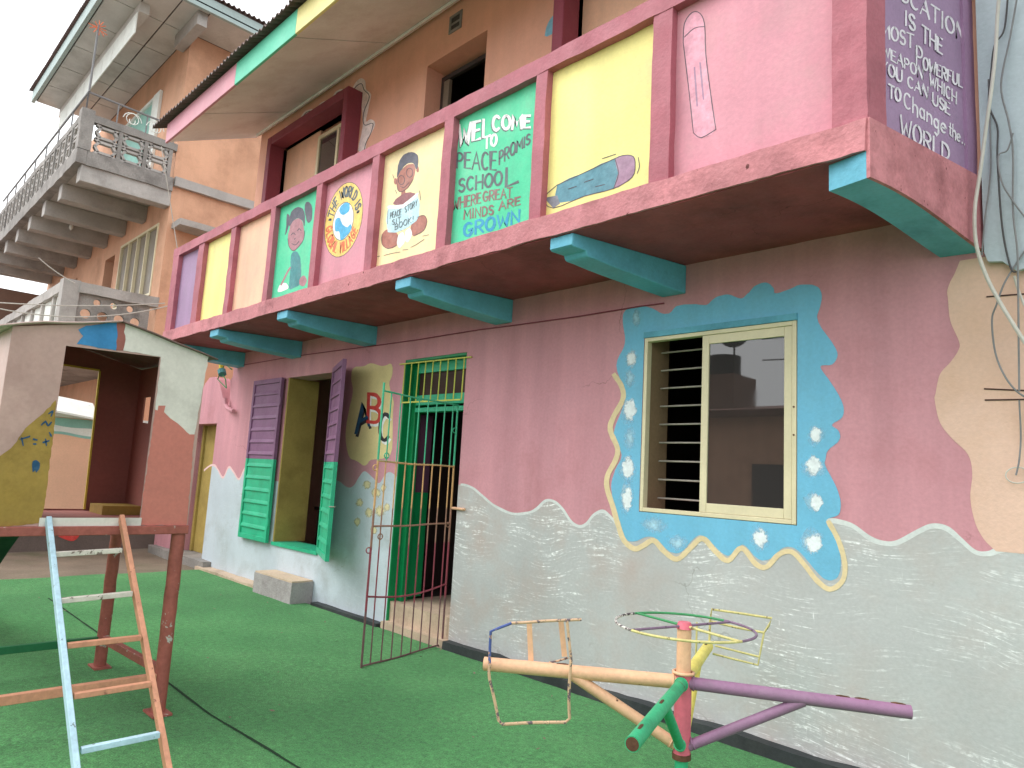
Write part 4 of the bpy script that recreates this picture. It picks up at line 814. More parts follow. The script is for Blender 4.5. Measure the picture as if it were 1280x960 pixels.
cable(ZC([(213, 280), (220, 470), (220, 620), (200, 780), (190, 900)]), -.07, .004, 'cable_grey', 'short thin grey cable hanging beside the purple end panel')
cable(ZC([(300, 470), (280, 530), (248, 552), (260, 640), (300, 710), (345, 770)]), -.095, .004, 'cable_grey', 'thin grey cable kinked sideways across the adjoining wall')
cable([(1290, 300), (1270, 330), (1255, 355), (1246, 380), (1240, 400), (1244, 440), (1256, 470), (1272, 490), (1290, 500)], -.07, .0045, 'cable_grey', 'grey cable crossing from the adjoining wall onto the peach wall')
cable([(1268, 345), (1272, 360), (1280, 380), (1290, 400)], -.06, .006, 'cable_white', 'short white cable end over the broken plaster edge')
cable([(1274, 500), (1276, 545), (1274, 575), (1270, 594)], -.03, .004, 'cable_grey', 'grey wire end poking from the ring on the peach wall')
q = MB(); q.tube([W(1272+15*cos(u), 594+10*sin(u), -.03) for u in [2*pi*i/16 for i in range(16)]], .003, 6, closed=True); tag(q.build('wire_ring', 'cable_white'), 'thin white wire ring on the peach wall', 'wire')

# ================================================================== NEIGHBOURING HOUSE (left, behind the yard wall)
nb = thing('apartment_house', (-19, 2, 0), 'orange three-storey house with weathered concrete balconies and wide flat eaves', 'building')
NX, NY, NE, NZ = -14.0, .08, -24.0, 9.9
lw = (W(152, 310, NY).x, W(200, 275, NY).x, 4.62, 6.08)
dw = [(-18.05, -17.3, 3.4, 5.98), (-21.5, -20.5, 3.4, 5.98)]
p0, p1 = W(162, 117, NY), W(203, 68, NY)
uw_ = (p0.x, p1.x, 6.9, min(p0.z, 9.2))
m = MB(); m.prism([[(NE, 0), (NX, 0), (NX, NZ), (NE, NZ)], rect(lw)]+[rect(d) for d in dw]+[rect(uw_)], V3((0, NY, 0)), UX, UZ, UY*.25); m.build('front_wall', 'neigh_orange', nb)
m = MB(); m.box(NX-.25, NX-.001, NY+.251, 8, 0, NZ); m.build('end_wall', 'neigh_orange', nb)
m = MB(); m.face([(NE, 1.2, 0), (NX-.3, 1.2, 0), (NX-.3, 1.2, NZ), (NE, 1.2, NZ)]); m.build('room', 'window_dark', nb)
# window with tall louvre panes
n = 4; m = MB(); frame(m, lw[0], lw[1], lw[2], lw[3], NY-.02, NY+.08, .05); lwf = m.build('louvre_window', 'alu_cream', nb)
for i in range(n+1):
    x = lw[0]+.05+(lw[1]-lw[0]-.1)*i/n
    if 0 < i < n: m = MB(); m.box(x-.02, x+.02, NY-.03, NY+.06, lw[2]+.05, lw[3]-.05); m.build('mullion', 'alu_cream', lwf)
    if i < n: m = MB(); m.box(x+.022, x+(lw[1]-lw[0]-.1)/n-.022, NY+.03, NY+.05, lw[2]+.05, lw[3]-.05); m.build('pane', 'louvre', lwf)
m = MB(); frame(m, uw_[0], uw_[1]-.001, uw_[2], uw_[3], NY-.05, NY+.1, .07); gl = m.build('glazed_door', 'mural_white', nb)
m = MB(); m.box(uw_[0]+.07, uw_[1]-.07, NY+.0, NY+.03, uw_[2]+.07, uw_[3]-.07); m.build('pane', 'mural_teal', gl)
m = MB(); m.box(uw_[1], uw_[1]+.4, NY-.06, NY-.003, uw_[2], uw_[3]); m.build('door_leaf', 'mural_white', nb)
for d in dw: m = MB(); m.box(d[0], d[1], NY+.2, NY+.24, d[2], d[3]); m.build('door', 'wood_dark', nb)
# string courses and canopies on the end wall
for z0_, z1_, y0_, y1_, pr in ((6.72, 6.9, NY+.02, 8, .1), (5.88, 6.0, NY+.08, 8, .45)):
    m = MB(); m.rbox(NX+.001, NX+pr, y0_, min(y1_, 3.4), z0_, z1_, .12, .01, 50); m.build('string_course', 'concrete_clean', nb)
# upper balcony
UB = -1.5
m = MB(); m.box(NE, NX+.02, UB, NY-.002, 6.62, 6.8); m.build('balcony_slab', 'concrete_clean', nb)
for i in range(8):
    x = NX-.12-i*1.35; m = MB(); m.rbox(x-.13, x+.13, UB+.05, NY-.003, 6.3, 6.618, .15, .008, 60+i); m.build('cantilever_beam', 'concrete_clean', nb, bevel=.01)
m = MB(); m.rbox(NE, NX+.05, UB-.06, UB+.1, 6.6, 6.86, .2, .012, 70); m.build('balcony_edge', 'concrete', nb)
m = MB(); m.rbox(NX-.1, NX+.05, UB+.101, NY-.003, 6.6, 6.86, .15, .012, 71); m.build('balcony_edge', 'concrete', nb)
m = MB(); m.rbox(NX-.12, NX+.06, UB-.07, UB+.14, 6.861, 7.62, .1, .012, 72); m.build('balcony_post', 'concrete', nb)
m = MB(); m.rbox(NX-.1, NX+.04, UB+.141, NY-.004, 7.42, 7.56, .12, .012, 73); m.build('balcony_coping', 'concrete', nb)
m = MB(); m.rbox(NE, NX-.121, UB-.05, UB+.09, 7.42, 7.54, .2, .012, 74); m.build('balcony_coping', 'concrete', nb)
def hexblock(o, u, w, h, mt, t=.045):
    """openwork block: long hexagon between two side bars, on plane o,u,z"""
    nrm = u.cross(UZ); q = MB()
    def rod(a, b): q.bar(o+u*a[0]*w+UZ*a[1]*h, o+u*b[0]*w+UZ*b[1]*h, .09, t, UZ if abs(a[0]-b[0]) > .01 else u)
    hx = [(.02, .5), (.2, .86), (.8, .86), (.98, .5), (.8, .14), (.2, .14)]
    for i in range(6): rod(hx[i], hx[(i+1) % 6])
    for a, b in (((0, 0), (.2, .14)), ((0, 1), (.2, .86)), ((1, 0), (.8, .14)), ((1, 1), (.8, .86))): rod(a, b)
    return q.build('vent_block', mt, nb)
y = UB+.2
while y < NY-.3:
    for k in range(2): hexblock(V3((NX-.03, y, 6.87+k*.275)), UY, .36, .27, 'concrete_clean')
    m = MB(); m.box(NX-.08, NX+.03, y+.365, y+.43, 6.862, 7.415); m.build('mullion', 'concrete', nb); y += .44
x = NX-.14; i = 0
while x > -21.5:
    for k in range(2): hexblock(V3((x, UB, 6.87+k*.275)), -UX, .36, .27, 'concrete_clean')
    m = MB(); m.box(x-.43, x-.365, UB-.07, UB+.05, 6.862, 7.415); m.build('mullion', 'concrete', nb); x -= .44
hr = MB(); hr.tube([V3((NX, UB, 7.95)), V3((NX, NY, 7.9))], .02, 8); hr.tube([V3((NX, UB, 7.95)), V3((-22, UB, 7.9))], .02, 8)
for k in range(4): hr.tube([V3((NX, UB+k*.5, 7.5)), V3((NX, UB+k*.5, 7.94))], .014, 6)
for k in range(8): hr.tube([V3((NX-k*1.05, UB, 7.5)), V3((NX-k*1.05, UB, 7.94))], .014, 6)
hr.build('handrail', 'cable_grey', nb)
# scroll ironwork behind the handrail
sc = MB()
for k in range(2):
    for s in (1, -1): sc.tube([V3((NX+.01, -.75+k*.4+s*.16*cos(u)*(1-u/9), 7.72+.16*sin(u)*(1-u/9))) for u in [i*.5 for i in range(14)]], .008, 6)
sc.build('scroll_ironwork', 'mural_white', nb)
# lower balcony
LB = -1.38
m = MB(); m.rbox(NX-.2, NX+.06, LB-.1, LB+.16, 3.2, 4.5, .1, .014, 80); m.build('balcony_post', 'concrete_clean', nb)
m = MB(); m.rbox(NX-.12, NX+.08, LB+.161, NY-.004, 4.3, 4.48, .12, .014, 81); m.build('balcony_coping', 'concrete_clean', nb)
m = MB(); m.rbox(NE, NX-.201, LB-.08, LB+.1, 4.3, 4.48, .2, .014, 82); m.build('balcony_coping', 'concrete_clean', nb)
m = MB(); m.box(NE, NX+.05, LB-.08, NY-.003, 3.15, 3.35); m.build('balcony_slab', 'concrete', nb)
holes = []
for r_, (zz, off, rad) in enumerate(((.83, .16, .062), (.6, .0, .085), (.36, .16, .062), (.12, .0, .085))):
    for k in range(5):
        cy = .14+off+k*.27
        if cy+rad < 1.12: holes.append([(cy+rad*cos(2*pi*i/14), zz+rad*sin(2*pi*i/14)) for i in range(14)])
m = MB(); m.prism([[(0, 0), (1.17, 0), (1.17, .945), (0, .945)]]+holes, V3((NX, LB+.17, 3.352)), UY, UZ, UX*-.06); m.build('pierced_panel', 'concrete', nb)
for k in range(7):
    m = MB(); m.box(NX-.9-k*.9, NX-.8-k*.9, LB-.05, LB+.07, 3.352, 4.299); m.build('baluster', 'concrete_clean', nb)
    m = MB(); m.box(NX-.78-k*.9+.0, NX-.22-k*.9, LB, LB+.03, 3.352, 4.299); m.build('infill', 'mural_white', nb)
# brown inner wing behind the balconies
m = MB(); m.box(-24.3, -24.001, -9, 8, 0, 6.0); m.build('inner_wing', 'neigh_brown', nb)
# eaves
EXA, EXB, EYF = -19.8, -12.9, -1.5
nx, ny = 6, 3
for i in range(nx):
    for j in range(ny):
        a, b = EXA+(EXB-EXA)*i/nx, EXA+(EXB-EXA)*(i+1)/nx; ya = EYF+.06; c, d = ya+(NY-ya)*j/ny, ya+(NY-ya)*(j+1)/ny
        m = MB(); m.box(a+.012, b-.012, c+.012, d-.012, NZ+.002, NZ+.02); m.build('ceiling_panel', 'soffit_panel', nb)
for j in range(6):
    c = NY+j*1.1; m = MB(); m.box(NX+.012, EXB-.08, c+.012, c+1.09, NZ+.002, NZ+.02); m.build('ceiling_panel', 'soffit_panel', nb)
m = MB(); m.box(EXA, EXB, EYF+.03, 8, NZ+.022, NZ+.05); m.build('ceiling_batten', 'wood_dark', nb)
m = MB(); m.box(EXA, EXB, EYF-.04, EYF+.03, NZ-.06, NZ+.22); m.build('eave_fascia', 'fascia_grey', nb)
m = MB(); m.box(EXB-.07, EXB, EYF+.031, 8, NZ-.06, NZ+.2); m.build('eave_fascia', 'fascia_grey', nb)
m = MB(); m.box(EXA, NX+.3, -.95, -.78, NZ-.2, NZ-.002); m.build('eave_beam', 'soffit_panel', nb)
m = MB(); m.box(NX-.3, NX+.9, -.12, .06, NZ-.28, NZ-.003); m.build('eave_beam', 'concrete_clean', nb)
for k in range(8):
    m = MB(); m.box(EXA+.3+k*.72, EXA+.3+k*.72+.7, -.97, -.951, NZ-.62, NZ-.2); m.build('valance_board', 'mural_white', nb)
m = MB(); m.box(EXA, EXB-.02, EYF+.031, 8, NZ+.205, NZ+.24); m.build('roof_deck', 'roof_metal', nb)
o = corrugated(EXA-.1, EXB+.05, EYF-.1, NZ+.25, EYF+.5, NZ+.36); o = o.build('roof', 'roof_metal', nb); so = o.modifiers.new('thickness', 'SOLIDIFY'); so.thickness = .008
q = MB(); a0 = NZ+.22; 
n_ = int((8-EYF)/.1*6)
for i in range(n_+1):
    y = EYF-.1+(8-EYF)*i/n_; h = .02*sin(2*pi*y/.1); q.v += [V3((EXB+.06, y, NZ+.25+h)), V3((EXB-.5, y, NZ+.33+h))]
for i in range(n_): q.f.append([2*i, 2*i+2, 2*i+3, 2*i+1]); q.sm.append(True)
o = q.build('roof', 'roof_metal', nb); so = o.modifiers.new('thickness', 'SOLIDIFY'); so.thickness = .008
# aerial on the balcony corner
an = MB(); at = W(112, 30, UB); an.tube([V3((NX+.02, UB, 7.95)), V3((NX+.02, UB, 9.25))], .018, 8); an = an.build('aerial', 'cable_grey')
tag(an, 'thin grey aerial pole on the upper balcony corner with orange rods at its tip', 'aerial')
for k in range(6):
    u = k*pi/6; q = MB(); q.tube([V3((NX+.02, UB-.16*cos(u*1.1), 9.2-.14*sin(u))), V3((NX+.02, UB+.13*cos(u), 9.2+.15*sin(u*1.2)))], .008, 6); q.build('rod', 'orange_letter', an)
# lamp bulb under the balcony
bp = W(89, 283, -.7); q = MB(); q.tube([V3((bp.x, -.7, 6.61)), V3((bp.x, -.7, bp.z+.1))], .008, 6); bl = q.build('hanging_bulb', 'cable_dark')
q = MB(); q.tube([V3((bp.x, -.7, bp.z+d)) for d in (.1, .06, .0, -.05, -.09)], .03, 10); o = q.build('bulb', 'bulb', bl)
for i, v in enumerate(o.data.vertices):
    k = i//10; s = (.6, .8, 1.5, 1.4, .4)[k]; v.co.x = bp.x+(v.co.x-bp.x)*s; v.co.y = -.7+(v.co.y+.7)*s
tag(bl, 'bare unlit bulb hanging under the concrete balcony', 'bulb')
# wires
def span(a, b, sag, r, mt, label):
    P = [V3(a).lerp(V3(b), i/16)-UZ*sag*4*(i/16)*(1-i/16) for i in range(17)]; q = MB(); q.tube(P, r, 6); return tag(q.build('cable', mt), label, 'cable')
span(XP(-5, 378, -13.2), XP(206, 379, -13.2), .05, .010, 'cable_white', 'pale cable sagging across the lower concrete balcony, upper of the two')
span(XP(-5, 385, -13.0), XP(212, 382, -13.0), .17, .010, 'cable_white', 'pale cable dipping lowest in front of the pierced balcony panel')
span(XP(48, 322, -13.9), XP(94, 354, -13.9), .03, .008, 'cable_white', 'short pale cable tied to the lower balcony post')
span((-11.0, -1.05, 6.15), XP(222, 312, -10.9), .0, .007, 'cable_white', 'thin upright wire dropping from the school roof corner')

# ================================================================== YARD WALLS
bw = thing('yard_wall', (-12.95, -3, 0), 'peach yard wall with painted teal bands behind the playhouse', 'wall')
bx = -12.85
m = MB(); m.box(bx-.2, bx, -9, 1.2, -.05, 2.05); m.build('wall', 'mural_peach', bw)
def xband(z0f, z1f, off, mt, y0=-9, y1=1.2, name='painted_band'):
    q = MB(); n = 160
    for i in range(n+1): y = y0+(y1-y0)*i/n; q.v += [V3((bx+off, y, z0f(y))), V3((bx+off, y, z1f(y)))]
    for i in range(n): q.f.append([2*i, 2*i+2, 2*i+3, 2*i+1]); q.sm.append(False)
    q.build(name, mt, bw)
wv = lambda a, b, c, d=0: (lambda y: c+a*sin(y*b+d)+a*.6*sin(y*b*2.3+1))
xband(lambda y: -.04, wv(.01, 5, .24), .006, 'dark_base'); xband(wv(.01, 5, .24), wv(.03, 6, .62), .003, 'mural_band'); xband(wv(.03, 6, .44), wv(.03, 5, .5, 2), .009, 'mural_white')  # lowest band is a darker grey-brown along the wall foot
xband(wv(.03, 3.5, 1.74), lambda y: 2.04, .003, 'mural_teal'); xband(wv(.03, 3.5, 1.78), wv(.04, 2.8, 1.9), .006, 'mural_white')
q = MB(); q.fill(lambda a, b, off: XP(a, b, bx+off), [(72, 668), (82, 660), (95, 660), (100, 668), (92, 676), (80, 674)], .012, smooth=3); q.build('painting', 'red_paint', bw)
m = MB(); m.box(bx-.25, bx+.06, -9, 1.2, 2.051, 2.11); m.build('coping', 'mural_white', bw)
m = MB(); m.box(bx-.19, bx+.35, -2.6, -1.0, 2.3, 2.33, lambda p: V3((p.x, p.y, p.z-(p.x-bx)*.5-(p.y+1.8)*.12))); m.build('canopy_sheet', 'mural_white', bw)
for y_ in (-2.5, -1.1): m = MB(); m.box(bx-.1, bx-.06, y_, y_+.04, 2.11, 2.36-(y_+1.8)*.12); m.build('canopy_post', 'cable_grey', bw)
gw = thing('gateway', (-10.8, .1, 0), 'pink gateway with a broken top and olive door beside the school corner', 'gateway')
top = [W(*p) for p in [(248, 500), (252, 490), (256, 480), (262, 472), (268, 471), (273, 475), (277, 490), (280, 505), (284, 512), (287, 500), (288, 475), (296, 462)]]
zl = W(250, 530).z
poly = [(top[0].x-.25, zl), ]+[(p.x, p.z) for p in top]+[(XL-.002, 2.85), (XL-.002, -.04), (-10.4, -.04), (-10.4, zl)]
m = MB(); m.prism([poly], V3((0, .002, 0)), UX, UZ, UY*.22); m.build('wall', 'pink_wall', gw)
q = MB(); n = 24
for i in range(n+1): x = -10.4+(XL+10.4)*i/n; q.v += [V3((x, -.001, -.03)), V3((x, -.001, zat(cl, x)))]
for i in range(n): q.f.append([2*i, 2*i+2, 2*i+3, 2*i+1]); q.sm.append(False)
q.build('painted_dado', 'dado_blue', gw)
m = MB(); m.box(-12.4, top[0].x-.26, .002, .22, -.04, 2.5); m.build('wall', 'pink_wall', gw)
m = MB(); m.box(-11.5, -10.46, .235, .27, .1, zl+.1); gd = m.build('door', 'olive_wall', gw)
for x_ in (-11.42, -10.92, -10.56): m = MB(); m.box(x_, x_+.07, .2, .234, .1, zl+.1); m.build('stile', 'olive_wall', gd, bevel=.004)
m = MB(); m.box(-10.92, -10.49, .21, .234, 1.05, 1.12); m.build('stile', 'olive_wall', gd)
m = MB(); m.box(-10.46, -10.402, .05, .26, -.03, zl); m.build('door_frame', 'wood_dark', gw)
m = MB(); m.rbox(-12.3, -10.05, -.12, .6, -.04, .1, .12, .012, 90); m.build('threshold', 'concrete', gw)
q = MB(); q.tube([W(*p, -.06) for p in [(282, 498), (282, 506), (285, 511), (292, 514)]], .03, 8); q.build('pipe', 'pink_wall', gw)
m = MB(); m.rbox(-11.3, -10.2, .5, .8, 2.3, 2.62, .1, .02, 92); m.build('coping_rubble', 'olive_wall', gw)
ins = thing('insulator', W(278, 462, -.1), 'small yellow and green insulator hung by the corner of the school', 'insulator')
q = MB(); q.tube([W(277, 456, -.1), W(277, 463, -.1)], .04, 8); q.build('cap', 'insulator_yellow', ins); q = MB(); q.tube([W(277, 463, -.1), W(278, 468, -.1)], .06, 8); q.build('body', 'dress_teal', ins); q = MB(); q.tube([W(*p, -.1) for p in [(278, 468), (282, 474), (283, 485), (272, 474), (281, 455), (290, 462)]], .008, 6); q.build('wire', 'wire_green', ins)

# ================================================================== CONCRETE BLOCK, DESK
m = MB(); m.rbox(-8.14, -7.22, -.27, -.004, -.02, .225, .06, .007, 95); bk = m.build('concrete_step', 'block_concrete'); tag(bk, 'rough grey concrete step against the wall under the shuttered window', 'step')
m = MB(); m.rbox(-8.13, -7.23, -.265, -.01, .226, .242, .06, .004, 96); m.build('tread', 'block_top', bk)
dk = thing('desk', (-7.7, 1.0, .2), 'dark wooden desk inside the shuttered window', 'desk')
m = MB(); m.box(-8.6, -7.1, .7, 1.3, .93, .97); m.build('top', 'wood_dark', dk)
for x_ in (-8.55, -7.2):
    for y_ in (.73, 1.22): m = MB(); m.box(x_, x_+.05, y_, y_+.05, .2, .93); m.build('leg', 'wood_dark', dk)
for k in range(3): m = MB(); m.box(-7.75+.02*k, -7.45+.02*k, .8, 1.02, .971+.012*k, .982+.012*k); tag(m.build('exercise_book', 'paper'), ('bottom', 'middle', 'top')[k]+' pink exercise book of the pile on the desk inside the window', 'book', 'exercise books on the desk')

# ================================================================== PLAYHOUSE
ph = thing('playhouse', (-5.1, -2.99, 0), 'patched sheet-metal playhouse on rusty red legs with ladder and slide', 'playhouse')
HX0, HX1, HY0, HY1, HZ0, HZ1, HZA = -5.73, -4.5, -3.5, -2.475, 1.1, 2.15, 2.27
HYC = (HY0+HY1)/2
m = MB(); loop = [(HY0, HZ0), (HY1, HZ0), (HY1, HZ1), (HYC, HZA), (HY0, HZ1)]
op = [(-3.25, HZ0+.035), (-2.75, HZ0+.015), (-2.75, 2.105), (-3.245, 2.09)]
m.prism([loop, op], V3((HX1, 0, 0)), UY, UZ, UX*-.012); front = m.build('front_wall', 'ph_brown', ph)
FP = lambda a, b, off: XP(a, b, HX1+off)
zf = zm(0, 330, 5.818)
def ragged(px, step=5., amp=1.5):
    out = []
    for (a, b), (c, d) in zip(px, px[1:]+px[:1]):
        n = max(1, int(math.hypot(c-a, d-b)/step))
        for i in range(n):
            x, y = a+(c-a)*i/n, b+(d-b)*i/n; v = noise.noise_vector(V3((x*.35, y*.35, 3)))
            out.append((x+v.x*amp*(i > 0), y+v.y*amp*(i > 0)))
    return out
def patch(px, mt, off=.003, smooth=0, parent=front):
    if not smooth: px = ragged(px)
    MB().fill(FP, px, off, smooth=smooth).build('paint_patch', mt, parent)
patch([(96, 430), (104, 420), (98, 412), (108, 407), (146, 403), (147, 415), (145, 438)], 'ph_blue')
patch([(146, 403), (157, 402), (155, 415), (157, 425), (154, 438), (145, 438), (147, 418)], 'ph_dark')
patch([(157, 402), (261, 446), (243, 543), (237, 543), (205, 515), (207, 507), (198, 507), (197, 513), (194, 512), (201, 446), (154, 438), (157, 425), (155, 415)], 'ph_white')
patch([(194, 512), (197, 513), (198, 507), (207, 507), (205, 515), (237, 543), (243, 543), (233, 657), (174, 656)], 'ph_red')
patch([(0, 570), (14, 560), (32, 535), (50, 520), (70, 500), (68.5, 530), (62, 580), (56, 630), (49.5, 654), (-24, 662), (-20, 575)], 'ph_olive')
patch([(41, 577), (45, 575), (50, 579), (49, 586), (45, 591), (44, 588), (41, 590), (40, 583)], 'navy_paint', .005, 2)
for ln, w in (([(25, 549), (36, 546), (37, 545)], 1.6), ([(27, 547), (29, 557)], 1.5), ([(42, 549), (46, 550)], 2.2), ([(42, 555), (45, 555)], 1.8), ([(54, 553), (61, 551)], 2.4), ([(57, 549), (58, 557)], 1.6), ([(52, 531), (57, 527), (60, 532), (64, 528)], 2.2), ([(61, 517), (66, 514), (64, 520)], 2.), ([(62, 541), (64, 545)], 2.4)):
    MB().stroke(FP, ln, w, .005, smooth=3, jit=.3).build('paint_patch', 'navy_paint', front)
# other walls
m = MB(); m.box(HX0, HX1-.013, HY0, HY0+.012, HZ0, HZ1); m.build('side_wall', 'ph_mauve', ph)
m = MB(); m.prism([[(HX0, HZ0), (HX1-.013, HZ0), (HX1-.013, HZ1), (HX0, HZ1)], [(-5.57, 1.75), (-5.42, 1.74), (-5.43, 1.935), (-5.57, 1.935)]], V3((0, HY1, 0)), UX, UZ, UY*-.012); m.build('side_wall', 'ph_dark', ph)
m = MB(); m.prism([loop, [(-3.42, HZ0+.01), (-2.745, HZ0+.01), (-2.765, 2.1), (-3.42, 2.12)]], V3((HX0, 0, 0)), UY, UZ, UX*.012); m.build('back_wall', 'ph_dark', ph)
m = MB(); m.bar((HX0+.02, -2.745, HZ0+.01), (HX0+.02, -2.765, 2.1), .012, .014, UX); m.bar((HX0+.02, -2.765, 2.105), (HX0+.02, -3.42, 2.125), .012, .012); m.build('edge_trim', 'ph_yellow', ph)
m = MB(); m.box(HX0, HX1+.02, HY0, HY1, HZ0-.045, HZ0); m.build('floor', 'ph_dark', ph)
m = MB(); m.box(HX1-.01, HX1+.03, HY0, HY1, HZ0-.05, HZ0-.001); m.build('floor_beam', 'ph_leg', ph, bevel=.004)
m = MB(); m.box(HX1+.001, HX1+.012, -3.255, -2.745, HZ0-.0, HZ0+.045); m.build('door_sill', 'ph_white', ph)
m = MB(); m.box(-5.6, -5.3, -2.74, -2.5, HZ0+.001, HZ0+.06); m.build('floor_plank', 'ph_olive', ph)
for s in (1, -1):
    q = MB(); n = 14
    for i in range(n+1):
        x = HX0-.04+(HX1+.035-HX0+.04)*i/n
        for f in range(7):
            y = HYC+s*(.0+(HY1-HYC+.06)*f/6); z = HZA+.012-(HZA-HZ1)*1.1*f/6+.012*noise.noise(V3((x*4, y*4, 1)))*(f/6)*2
            q.v.append(V3((x, y, z)))
    for i in range(n):
        for f in range(6): a = i*7+f; q.f.append([a, a+7, a+8, a+1]); q.sm.append(True)
    o = q.build('roof', 'ph_roof' if s > 0 else 'ph_mauve', ph); so = o.modifiers.new('thickness', 'SOLIDIFY'); so.thickness = .008
for lx, ly in ((-4.52, -2.515), (-5.71, -2.515), (-4.52, -3.46), (-5.71, -3.46)):
    q = MB(); n = 14
    q.tube([V3((lx+.004*noise.noise(V3((lx*9, ly*7, i))), ly+.004*noise.noise(V3((lx, i, ly*9))), i*(HZ0-.05)/n)) for i in range(n+1)], .04, 12)
    lg = q.build('leg', 'ph_leg', ph)
    m = MB(); m.box(lx-.085, lx+.085, ly-.055, ly+.055, .002, .014); m.build('foot_plate', 'ph_leg', lg)
def brace(a, b, mt): m = MB(); m.bar(a, b, .04, .05); m.build('brace', mt, ph, bevel=.004)
brace((-4.52, -2.55, .21), (-4.52, -3.43, .21), 'ladder_red'); brace((-4.56, -2.515, .24), (-5.67, -2.515, .2), 'ph_leg'); brace((-5.71, -2.55, .19), (-5.71, -3.43, .19), 'brace_green')
# ladder
la, lb = V3((-4.47, -3.215, 1.12)), V3((-4.47, -2.855, 1.13)); lyb = .03
fa, fb = V3((-3.75, -3.25, .0)), V3((-3.75, -2.83, .0))
def atrail(px, y, top):   # where a sight line meets the vertical plane of a rail
    return W(*px, y)
ra, rb = W(95, 960, -3.2), W(210, 960, -2.83)
fa = la+(ra-la)*(la.z/(la.z-ra.z)); fb = lb+(rb-lb)*(lb.z/(lb.z-rb.z))
lad = MB(); lad.bar(la+(la-fa).normalized()*.03, fa, .026, .042, UX); lad = lad.build('ladder', 'ladder_blue', ph, bevel=.003)
m = MB(); m.bar(lb+(lb-fb).normalized()*.03, fb, .026, .042, UX); m.build('rail', 'ladder_red', lad, bevel=.003)
for (za, zb), mt in zip((((67, 693), (152, 688)), ((75, 751), (165, 742)), ((84, 807), (176, 797)), ((92, 870), (188, 855)), ((101, 938), (199, 918)), ((112, 1020), (214, 995))), ('ladder_pale', 'ladder_pale', 'ladder_red', 'ladder_red', 'ladder_blue', 'ladder_blue')):
    ta = onplane(*za, la, (fa-la).cross(lb-la).normalized()); tb = onplane(*zb, la, (fa-la).cross(lb-la).normalized())
    m = MB(); m.bar(ta, tb, .03, .026); m.build('rung', mt, lad, bevel=.003)
# slide behind
q = MB(); sy0, sy1 = -3.42, -2.99; sp = [(-5.74, 1.07), (-6.0, 1.0), (-6.6, .72), (-7.3, .36), (-7.8, .16), (-8.2, .1)]
for x_, z_ in catmull([V3((a, 0, b)) for a, b in sp], 4) and [(p.x, p.z) for p in catmull([V3((a, 0, b)) for a, b in sp], 4)]:
    q.v += [V3((x_, sy0, z_+.12)), V3((x_, sy0+.01, z_)), V3((x_, sy1-.01, z_)), V3((x_, sy1, z_+.12))]
k = len(q.v)//4
for i in range(k-1):
    for j in range(3): q.f.append([4*i+j, 4*i+j+1, 4*i+5+j, 4*i+4+j]); q.sm.append(True)
o = q.build('slide', 'slide_green', ph); so = o.modifiers.new('thickness', 'SOLIDIFY'); so.thickness = .02
for y_ in (sy0+.03, sy1-.03): q = MB(); q.tube([V3((-7.6, y_, 0)), V3((-7.55, y_, .22))], .02, 8); q.build('slide_leg', 'ph_leg', ph)

# ================================================================== MERRY-GO-ROUND
HB = V3((-1.845, -1.115, 0)); AZ = .59
mg = thing('merry_go_round', HB, 'hand-spun playground roundabout with peach, purple, green and yellow pipe arms', 'roundabout')
q = MB(); q.tube([HB+UZ*.0, HB+UZ*.25], .031, 14); st_ = q.build('pivot', 'tube_green', mg)
q = MB(); q.tube([HB+UZ*.25, HB+UZ*.262, HB+UZ*.275], .044, 14); q.build('collar', 'tube_rust', mg)
q = MB(); q.tube([HB+UZ*.27, HB+UZ*.625], .04, 16); q.build('lower_post', 'tube_pink', mg)
q = MB(); q.tube([HB+UZ*.625, HB+UZ*.842], .034, 16); q.build('upper_post', 'tube_peach', mg)
q = MB(); q.tube([HB+V3((.047*cos(u), .047*sin(u), .635)) for u in [2*pi*i/20 for i in range(20)]], .007, 8, closed=True); q.build('weld_ring', 'tube_peach', mg)
dirs = {}
def arm(ang, L, mt, sfrac, rr=.036, endrust=True, droop=0.):
    d = V3((cos(radians(ang)), sin(radians(ang)), 0)); dirs[mt] = d
    q = MB(); q.tube([HB+d*.02+UZ*AZ, HB+d*L+UZ*(AZ-droop)], rr, 16); o = q.build('arm', mt, mg)
    q = MB(); q.tube([HB+d*.03+UZ*.31, HB+d*L*sfrac+UZ*(AZ-.012-droop*sfrac)], rr*.82, 14); q.build('strut', mt, mg)
    q = MB(); q.tube([HB+d*(L-.002)+UZ*(AZ-droop), HB+d*(L+.0015)+UZ*(AZ-droop)], rr*.86, 16); q.build('open_end', 'tube_rust', o)
    for f in {'tube_peach': (.6,), 'tube_purple': (.95, .8, .72), 'tube_green': (.88, .5), 'tube_yellow': (.9,)}[mt]:
        e = HB+d*L*f+UZ*(AZ-droop*f+rr*.93); q = MB(); q.tube([e-d*.03-UZ*.003, e-d*.012-UZ*.0, e+d*.012-UZ*.001, e+d*.026-UZ*.003], .007, 8); q.build('weld_scar', 'tube_rust', o)
    for cen, ax, rr_ in ((HB+d*.047+UZ*AZ, d, rr), (HB+d*.05+UZ*.325, (d*L*sfrac+UZ*.25).normalized(), rr*.84)):
        u_ = ax.orthogonal().normalized(); w_ = ax.cross(u_); q = MB()
        q.tube([cen+(u_*cos(a_)+w_*sin(a_))*(rr_+.001)+ax*.003*noise.noise(V3((a_*3, L*9, 0))) for a_ in [2*pi*i/18 for i in range(18)]], .0045, 6, closed=True); q.build('weld_bead', mt, o)
    return d, L
arm(217.7, .955, 'tube_peach', .55, .0325); arm(29.2, .962, 'tube_purple', .55, .0295); arm(290.5, .92, 'tube_green', .42, .028); arm(112, .86, 'tube_yellow', .5, .03)
